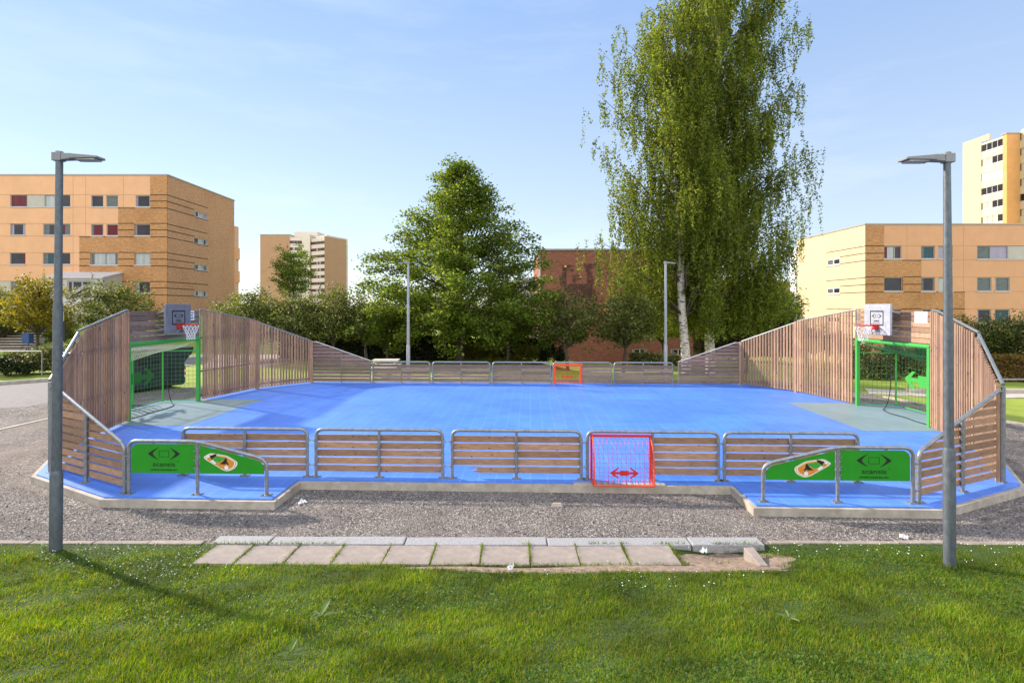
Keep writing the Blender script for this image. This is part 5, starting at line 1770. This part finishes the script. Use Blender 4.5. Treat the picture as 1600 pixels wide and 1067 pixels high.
for ya in (384.6, 434, 483.4, 532.8):
    zt_ = ZRp(ya)
    for dz, yy in ((0, yw1), (-.62, yw0 - .05), (-1.28, yw0 - .05)): FS.box(gr, YR - .03, yy, zt_ + dz - .03, zt_ + dz + .03, -.01, .012)
gr.build('brick_groove', M['joint'], root)
m = MB(); FS.box(m, YG, YG + 1.2, zb, ztop - .8, -.6, .14); m.build('white_corner', M['white'], root)
m = MB(); m.box(XCR + .25, x1, YR + .25, YG, zb, ztop - .1); m.build('inner_body', M['facade_grey'], root)
m = MB(); m.box(XCR - .06, x1, YR - .06, YR + .3, ztop - .02, ztop + .10); m.box(XCR - .06, XCR + .3, YR + .3, YG, ztop - .02, ztop + .10); m.box(XCR + .3, x1, YR + .3, YG, ztop - .1, ztop - .02)
m.build('roof_edge', M['coping'], root)

# ---- right tower
root = empty('tower_block', (90, 100, -2), 0, 'tall cream and orange tower block with balconies at the right edge', 'building')
ZT = lambda py, Y: CZ + (480 - py) * Y / F
zt_ = ZT(212, 99.6)
XW = 90.0
FT = Face((XW, 0), (0, 1), (-1, 0))
m = MB(); FT.wall(m, [(104.4, 108.6, -3, zt_ + .2)], [], 0)
m.quad((XW, 108.6, -3), (XW + 6, 108.6, -3), (XW + 6, 108.6, zt_), (XW, 108.6, zt_), uv=[(0, 0), (6, 0), (6, 30), (0, 30)])
FT.box(m, 102.6, 108.6, zt_ + .2, zt_ + 1.3, -.3, .0)
m.build('brick_wall', M['brick_sun'], root)
m = MB(); m.box(XW + .12, XW + 25, 99.7, 108.5, -3, zt_ - .3); m.build('inner_body', M['cream_sun'], root)
bp = MB(); rec = MB(); bal = 2.76
def balcony_bay(y0, y1, xw, ztop_, n, glazed):
    Fb = Face((xw, 0), (0, 1), (-1, 0))
    m1, m2 = MB(), MB()
    Fb.box(m1, y0, y1, ztop_ - .55, ztop_ - .25, -1.3, .0)
    for k in range(n):
        z1 = ztop_ - .55 - bal * k
        Fb.box(m1, y0, y1, z1 - bal, z1 - 1.32, -.14, .0)                       # parapet
        Fb.box(m1, y0, y1, z1 - bal, z1 - bal + .18, -1.3, -.14)
        Fb.box(m2, y0, y1, z1 - 1.4, z1, -1.28, -1.2)                           # back wall
        Fb.box(m2, y1 - .12, y1, z1 - 1.32, z1, -1.2, -.02)
        g = MB(); np_ = 4
        for q in range(np_):
            ya, yb = y0 + (y1 - y0) * q / np_, y0 + (y1 - y0) * (q + 1) / np_
            if glazed[k % len(glazed)][q] == '1': Fb.box(g, ya + .05, yb - .05, z1 - 1.28, z1 - .06, -.09, -.07)
        if g.v: g.build('balcony_glazing', M['glass_dark'], root)
        if glazed[k % len(glazed)] == 'tttt':
            a = MB(); Fb.box(a, y0 + .1, y1 - .1, z1 - 1.25, z1 - .15, -.05, -.02); a.build('awning', M['plastic'], root)
        fr = MB()
        for q in range(np_ + 1): Fb.box(fr, y0 + (y1 - y0) * q / np_ - .04, y0 + (y1 - y0) * q / np_ + .04, z1 - 1.32, z1, -.10, -.04)
        Fb.box(fr, y0, y1, z1 - 1.32, z1 - 1.26, -.10, -.03)
        fr.build('balcony_frame', M['sill'], root)
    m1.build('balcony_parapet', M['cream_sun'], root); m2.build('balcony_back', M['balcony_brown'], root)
balcony_bay(99.75, 104.3, XW, zt_ + .1, 12, ['1111', '1100', 'tttt', '1111', '1100', '1000'])
pil = MB(); pil.box(XW - .05, XW + 2.4, 98.9, 99.7, -3, zt_ + .1); pil.build('pillar', M['orange_wall'], root)
xw2 = XW + 2.4
balcony_bay(94.2, 98.9, xw2, ZT(203, 98.5), 12, ['1100', '0000', '0000', '1110', 'tt11', '0000'])
m = MB(); m.box(xw2 + .12, xw2 + 22, 84, 98.8, -3, zt_ + .8); m.build('inner_body', M['cream_sun'], root)
m = MB(); m.box(XW - .2, XW + 2.6, 98.8, 100.0, zt_ + .1, zt_ + .3); m.build('roof_edge', M['coping'], root)

# ---- left background tower
YT = 227.0; ST = F / YT
XT = lambda px, Y=YT: (px - 800) * Y / F
root = empty('tower_block', (XT(472), YT, -2), 0, 'distant brick and cream tower block with dark red window bands, at the left', 'building')
FT = Face((0, YT), (1, 0), (0, -1))
zA = ZT(367, YT)
m = MB(); FT.wall(m, [(XT(406.5), XT(452), -3, zA)], []); m.quad((XT(406.5), YT, -3), (XT(406.5), YT + 12, -3), (XT(406.5), YT + 12, zA), (XT(406.5), YT, zA), uv=[(0, 0), (12, 0), (12, 30), (0, 30)])
m.build('brick_wall', M['brick_tower'], root)
m = MB(); m.box(XT(402), XT(406.5) - .05, YT + 4, YT + 12, -3, zA - 2.2); m.build('side_wing', M['cream'], root)
# right wing: brick face turned away, slightly further forward
xr0, xr1 = XT(507, YT - 4), XT(541, YT + 9)
m = MB(); m.quad((xr0, YT - 4, -3), (xr1, YT + 9, -3), (xr1, YT + 9, ZT(375, YT + 9)), (xr0, YT - 4, ZT(369, YT - 4)), uv=[(0, 0), (14, 0), (14, 30), (0, 30)])
m.build('brick_wall', M['brick_tower'], root)
m = MB(); m.box(xr1, xr1 + .3, YT + 9.2, YT + 10.4, -3, zA - 3); m.build('side_wing', M['cream'], root)
m = MB(); m.box(XT(406.5) + .05, XT(452) - .05, YT + .1, YT + 14, -3, zA - .05)
m.prism([(xr0 + .3, YT - 2.6), (xr1 - .3, YT + 9.3), (xr1 - .3, YT + 12), (XT(452), YT + 12), (XT(452), YT + 4.0), (XT(484, YT), YT + 4.0)], -3, zA - .4)
m.build('inner_body', M['cream'], root)
m = MB(); m.box(XT(452), XT(489.5), YT + 5, YT + 14, -3, ZT(359.5, YT)); m.box(XT(471, YT), XT(483.5, YT), YT + .6, YT + 6, -3, ZT(366, YT)); m.build('core_tower', M['cream'], root)
def band(xa, ya, xb, yb, z0, n, lights):
    d = Vector((xb - xa, yb - ya)); L = d.length; d.normalize()
    Fb = Face((xa, ya), (d.x, d.y), (d.y, -d.x))
    w = MB(); Fb.box(w, 0, L, -3, z0 + 2.0, -.5, 0); w.build('band_wall', M['cream'], root)
    for k in range(n):
        z = z0 - 2.81 * k
        b = MB(); Fb.box(b, .05, L - .05, z - .62, z + .55, .01, .06); bo = b.build('window_band', M['maroon'], root)
        rr = random.Random(k)
        for q in lights:
            g = MB(); Fb.box(g, q * L, q * L + .85, z - .5, z + .45, .055, .08); g.build('pane', M['glass_pale' if rr.random() < .75 else 'glass_grey'], bo)
band(XT(452), YT + .5, XT(471), YT + 1.0, ZT(378, YT), 11, (.25, .5))
band(XT(484), YT + 1.4, xr0 - .05, YT - 3.7, ZT(380, YT), 11, (.42, .64))
m = MB(); m.box(XT(406.5) - .1, XT(452) + .1, YT - .1, YT + 14, zA - .04, zA + .25); m.build('roof_edge', M['coping'], root)

# ---- red brick building with the dark brick mural
YB = 46.0; SB = F / YB
xb = lambda px: (px - 800) / SB
zbk = lambda py: CZ + (480 - py) / SB
root = empty('brick_building', (xb(920), YB, -.5), 0, 'red brick building with a dark abstract brick pattern, behind the birches', 'building')
FB = Face((0, YB), (1, 0), (0, -1))
hs = [(xb(965), xb(990), zbk(446), zbk(434)), (xb(988), xb(1012), zbk(556), zbk(545)), (xb(1048), xb(1072), zbk(446), zbk(434)), (xb(1048), xb(1072), zbk(556), zbk(545))]
zt_ = zbk(391.5)
m = MB(); FB.wall(m, [(xb(844), xb(1110), -2, zt_)], hs); m.quad((xb(844), YB, -2), (xb(844), YB + 14, -2), (xb(844), YB + 14, zt_), (xb(844), YB, zt_), uv=[(0, 0), (14, 0), (14, 10), (0, 10)])
m.build('brick_wall', M['brick_red'], root)
for h in hs: FB.window(root, *h, ['glass_dark', 'glass_dark'], ((h[0] + h[1]) / 2,), t=.08, frame='sill')
m = MB(); m.box(xb(844) + .05, xb(1110), YB + .25, YB + 14, -2, zt_ - .1); m.build('inner_body', M['facade_grey'], root)
m = MB(); m.box(xb(843) - .05, xb(1110), YB - .08, YB + 14, zt_, zt_ + .14); m.build('roof_edge', M['coping'], root)
m = MB(); FB.box(m, xb(842.5), xb(844.5), -2, zt_ - .02, -.3, .04); m.build('corner_strip', M['sill'], root)
polys = [[(184, 160), (215, 175), (222, 240), (222, 310), (184, 320)], [(186, 305), (415, 305), (415, 440), (318, 440), (240, 395), (186, 350)], [(345, 155), (430, 158), (432, 185), (400, 200), (415, 250), (432, 310), (375, 310), (372, 220)],
         [(418, 340), (432, 350), (462, 440), (420, 440)], [(262, 240), (290, 240), (290, 300), (265, 300)], [(215, 165), (272, 168), (272, 182), (215, 185)], [(220, 195), (275, 198), (275, 215), (215, 212)], [(430, 150), (468, 155), (466, 168), (430, 168)],
         [(295, 240), (340, 238), (340, 250), (295, 252)], [(295, 265), (335, 265), (335, 275), (295, 275)], [(130, 364), (186, 364), (186, 374), (130, 374)], [(194, 350), (200, 350), (200, 440), (194, 440)], [(165, 240), (186, 238), (186, 330), (165, 300)]]
def inside(p, poly):
    x, y = p; c = False
    for i in range(len(poly)):
        (x1_, y1_), (x2_, y2_) = poly[i - 1], poly[i]
        if (y1_ > y) != (y2_ > y) and x < (x2_ - x1_) * (y - y1_) / (y2_ - y1_) + x1_: c = not c
    return c
mu = MB(); rr = random.Random(4)
bwz, bhz = .30, .16
for j in range(40):
    for i in range(60):
        zx, zy = 120 + i * 6.2 + (3.1 if j % 2 else 0), 145 + j * 7.6
        if any(inside((zx, zy), p) for p in polys) and rr.random() < .88:
            px, py = 840 + zx / 4.85, 380 + zy / 4.85
            FB.box(mu, xb(px) - .028, xb(px) + .028, zbk(py) - .033, zbk(py) + .033, -.01, .012)
mu.build('mural', M['mural'], root)
m = MB(); FB.box(m, xb(882), xb(885), zbk(418), zbk(415), -.01, .10); m.build('yellow_box', mat('yellow_box', (.75, .55, .05)), root)

# low terrace seen between the birches and the yellow gable, and a pale house behind the big tree
YH = 62.0
root = empty('low_building', (PX(1215, YH), YH, -1), 0, 'low orange brick building between the birches and the yellow gable', 'building')
FH = Face((0, YH), (1, 0), (0, -1))
xa, xz = PX(1120, YH), PX(1262, YH)
hs = [(PX(1234, YH), PX(1243, YH), PZ(467, YH), PZ(459, YH)), (PX(1226, YH), PX(1240, YH), PZ(490, YH), PZ(480, YH))]
m = MB(); FH.wall(m, [(xa, xz, -3, PZ(442, YH))], hs); m.build('brick_wall', M['brick_tower'], root)
for h in hs: FH.window(root, *h, 'glass_grey', t=.08)
m = MB(); m.box(xa, xz, YH + .25, YH + 9, -3, PZ(442, YH) - .05); m.build('inner_body', M['facade_grey'], root)
m = MB(); m.box(xa - .1, xz, YH - .1, YH + 9, PZ(442, YH) - .02, PZ(442, YH) + .2); m.build('roof_edge', M['coping'], root)
YH = 58.0
root = empty('pale_house', (PX(830, YH), YH, -.5), 0, 'pale house with a sloping grey roof peeping out behind the big leafy tree', 'building')
m = MB(); m.box(PX(806, YH), PX(852, YH), YH, YH + 8, -1, PZ(470, YH)); m.build('wall', M['cream'], root)
m = MB(); xa, xz, z0 = PX(803, YH), PX(854, YH), PZ(470, YH)
m.add([(xa, YH - .4, z0), (xz, YH - .4, z0), (xz, YH + 4, z0 + 2.7), (xa, YH + 4, z0 + 2.7), (xa, YH + 8.4, z0), (xz, YH + 8.4, z0)], [(0, 1, 2, 3), (3, 2, 5, 4), (0, 3, 4), (1, 5, 2), (0, 4, 5, 1)])
m.build('roof', M['roof'], root)

# buildings were drawn in world coordinates: bring their meshes into their root's frame
def localise(o, off):
    for c in o.children:
        if c.type == 'MESH':
            for v in c.data.vertices: v.co -= off
        localise(c, off)


for o in list(S.objects):
    if o.type == 'EMPTY' and o.parent is None and o.get('category') == 'building': localise(o, Vector(o.location))

# ------------------------------------------------------------------ light, sky, camera
sunv = Vector((-1.6, .95, 1.0)).normalized()
el = math.asin(sunv.z); az = math.atan2(sunv.x, sunv.y)          # azimuth from +Y towards +X
L = bpy.data.lights.new('sun', 'SUN'); L.energy = SUN_E; L.angle = R(2.4); L.color = (1.0, .90, .76)
o = bpy.data.objects.new('sun', L); COL.objects.link(o)
o.rotation_euler = (-sunv).to_track_quat('-Z', 'Y').to_euler(); o.location = (-40, 30, 40)
w = bpy.data.worlds.new('World'); S.world = w; w.use_nodes = True
nt = w.node_tree; N = nt.nodes; Lk = nt.links
sky = N.new('ShaderNodeTexSky'); sky.sky_type = 'NISHITA'; sky.sun_disc = False
sky.sun_elevation = el; sky.sun_rotation = az
sky.air_density = AIR; sky.dust_density = DUST; sky.ozone_density = OZ; sky.altitude = 50
bg = N['Background']; bg.inputs[1].default_value = SKY_S
# thin wisps of cirrus, by direction
tc = N.new('ShaderNodeTexCoord'); mp = N.new('ShaderNodeMapping'); mp.inputs['Scale'].default_value = (1.2, 1.2, 6.5)
Lk.new(tc.outputs['Generated'], mp.inputs[0])
nz = N.new('ShaderNodeTexNoise'); nz.inputs['Scale'].default_value = 2.1; nz.inputs['Detail'].default_value = 8; nz.inputs['Roughness'].default_value = .62
Lk.new(mp.outputs[0], nz.inputs['Vector'])
fac = mrange(nt, nz.outputs[0], .49, .80, 0, .17)
hs_ = N.new('ShaderNodeHueSaturation'); hs_.inputs['Saturation'].default_value = SKY_SAT
Lk.new(sky.outputs[0], hs_.inputs['Color'])
sx = N.new('ShaderNodeSeparateXYZ'); Lk.new(tc.outputs['Generated'], sx.inputs[0])
veil = mixc(nt, mrange(nt, sx.outputs[2], .0, .50, 0, 1), VEIL_LOW, VEIL_HIGH)      # thin, even high haze
cloud = mixc(nt, fac, mixc(nt, VEIL, hs_.outputs[0], veil), CLOUD)
# broken bright cloud added out of view behind the photographer as fill light
back = mrange(nt, sx.outputs[1], .0, -.5, 0, 1)
n2 = N.new('ShaderNodeTexNoise'); n2.inputs['Scale'].default_value = 2.6; n2.inputs['Detail'].default_value = 7
Lk.new(tc.outputs['Generated'], n2.inputs['Vector'])
pm = N.new('ShaderNodeMath'); pm.operation = 'MULTIPLY'
Lk.new(back, pm.inputs[0]); Lk.new(mrange(nt, n2.outputs[0], .34, .52, 0, 1), pm.inputs[1])
cloud = mixc(nt, pm.outputs[0], cloud, FILL_CLOUD)
Lk.new(cloud, bg.inputs[0])
S.view_settings.view_transform = 'Standard'; S.view_settings.look = 'None'
S.view_settings.exposure = EXPO; S.view_settings.gamma = 1
cam = bpy.data.cameras.new('camera'); cam.sensor_width = 36; cam.lens = 850 / 1600 * 36
cam.shift_y = -53.5 / 1600; cam.clip_end = 6000; cam.clip_start = .05
co = bpy.data.objects.new('camera', cam); COL.objects.link(co); co.location = (0, 0, CZ); co.rotation_euler = (R(90), 0, 0)
S.camera = co
S.cycles.max_bounces = 6; S.cycles.transparent_max_bounces = 4
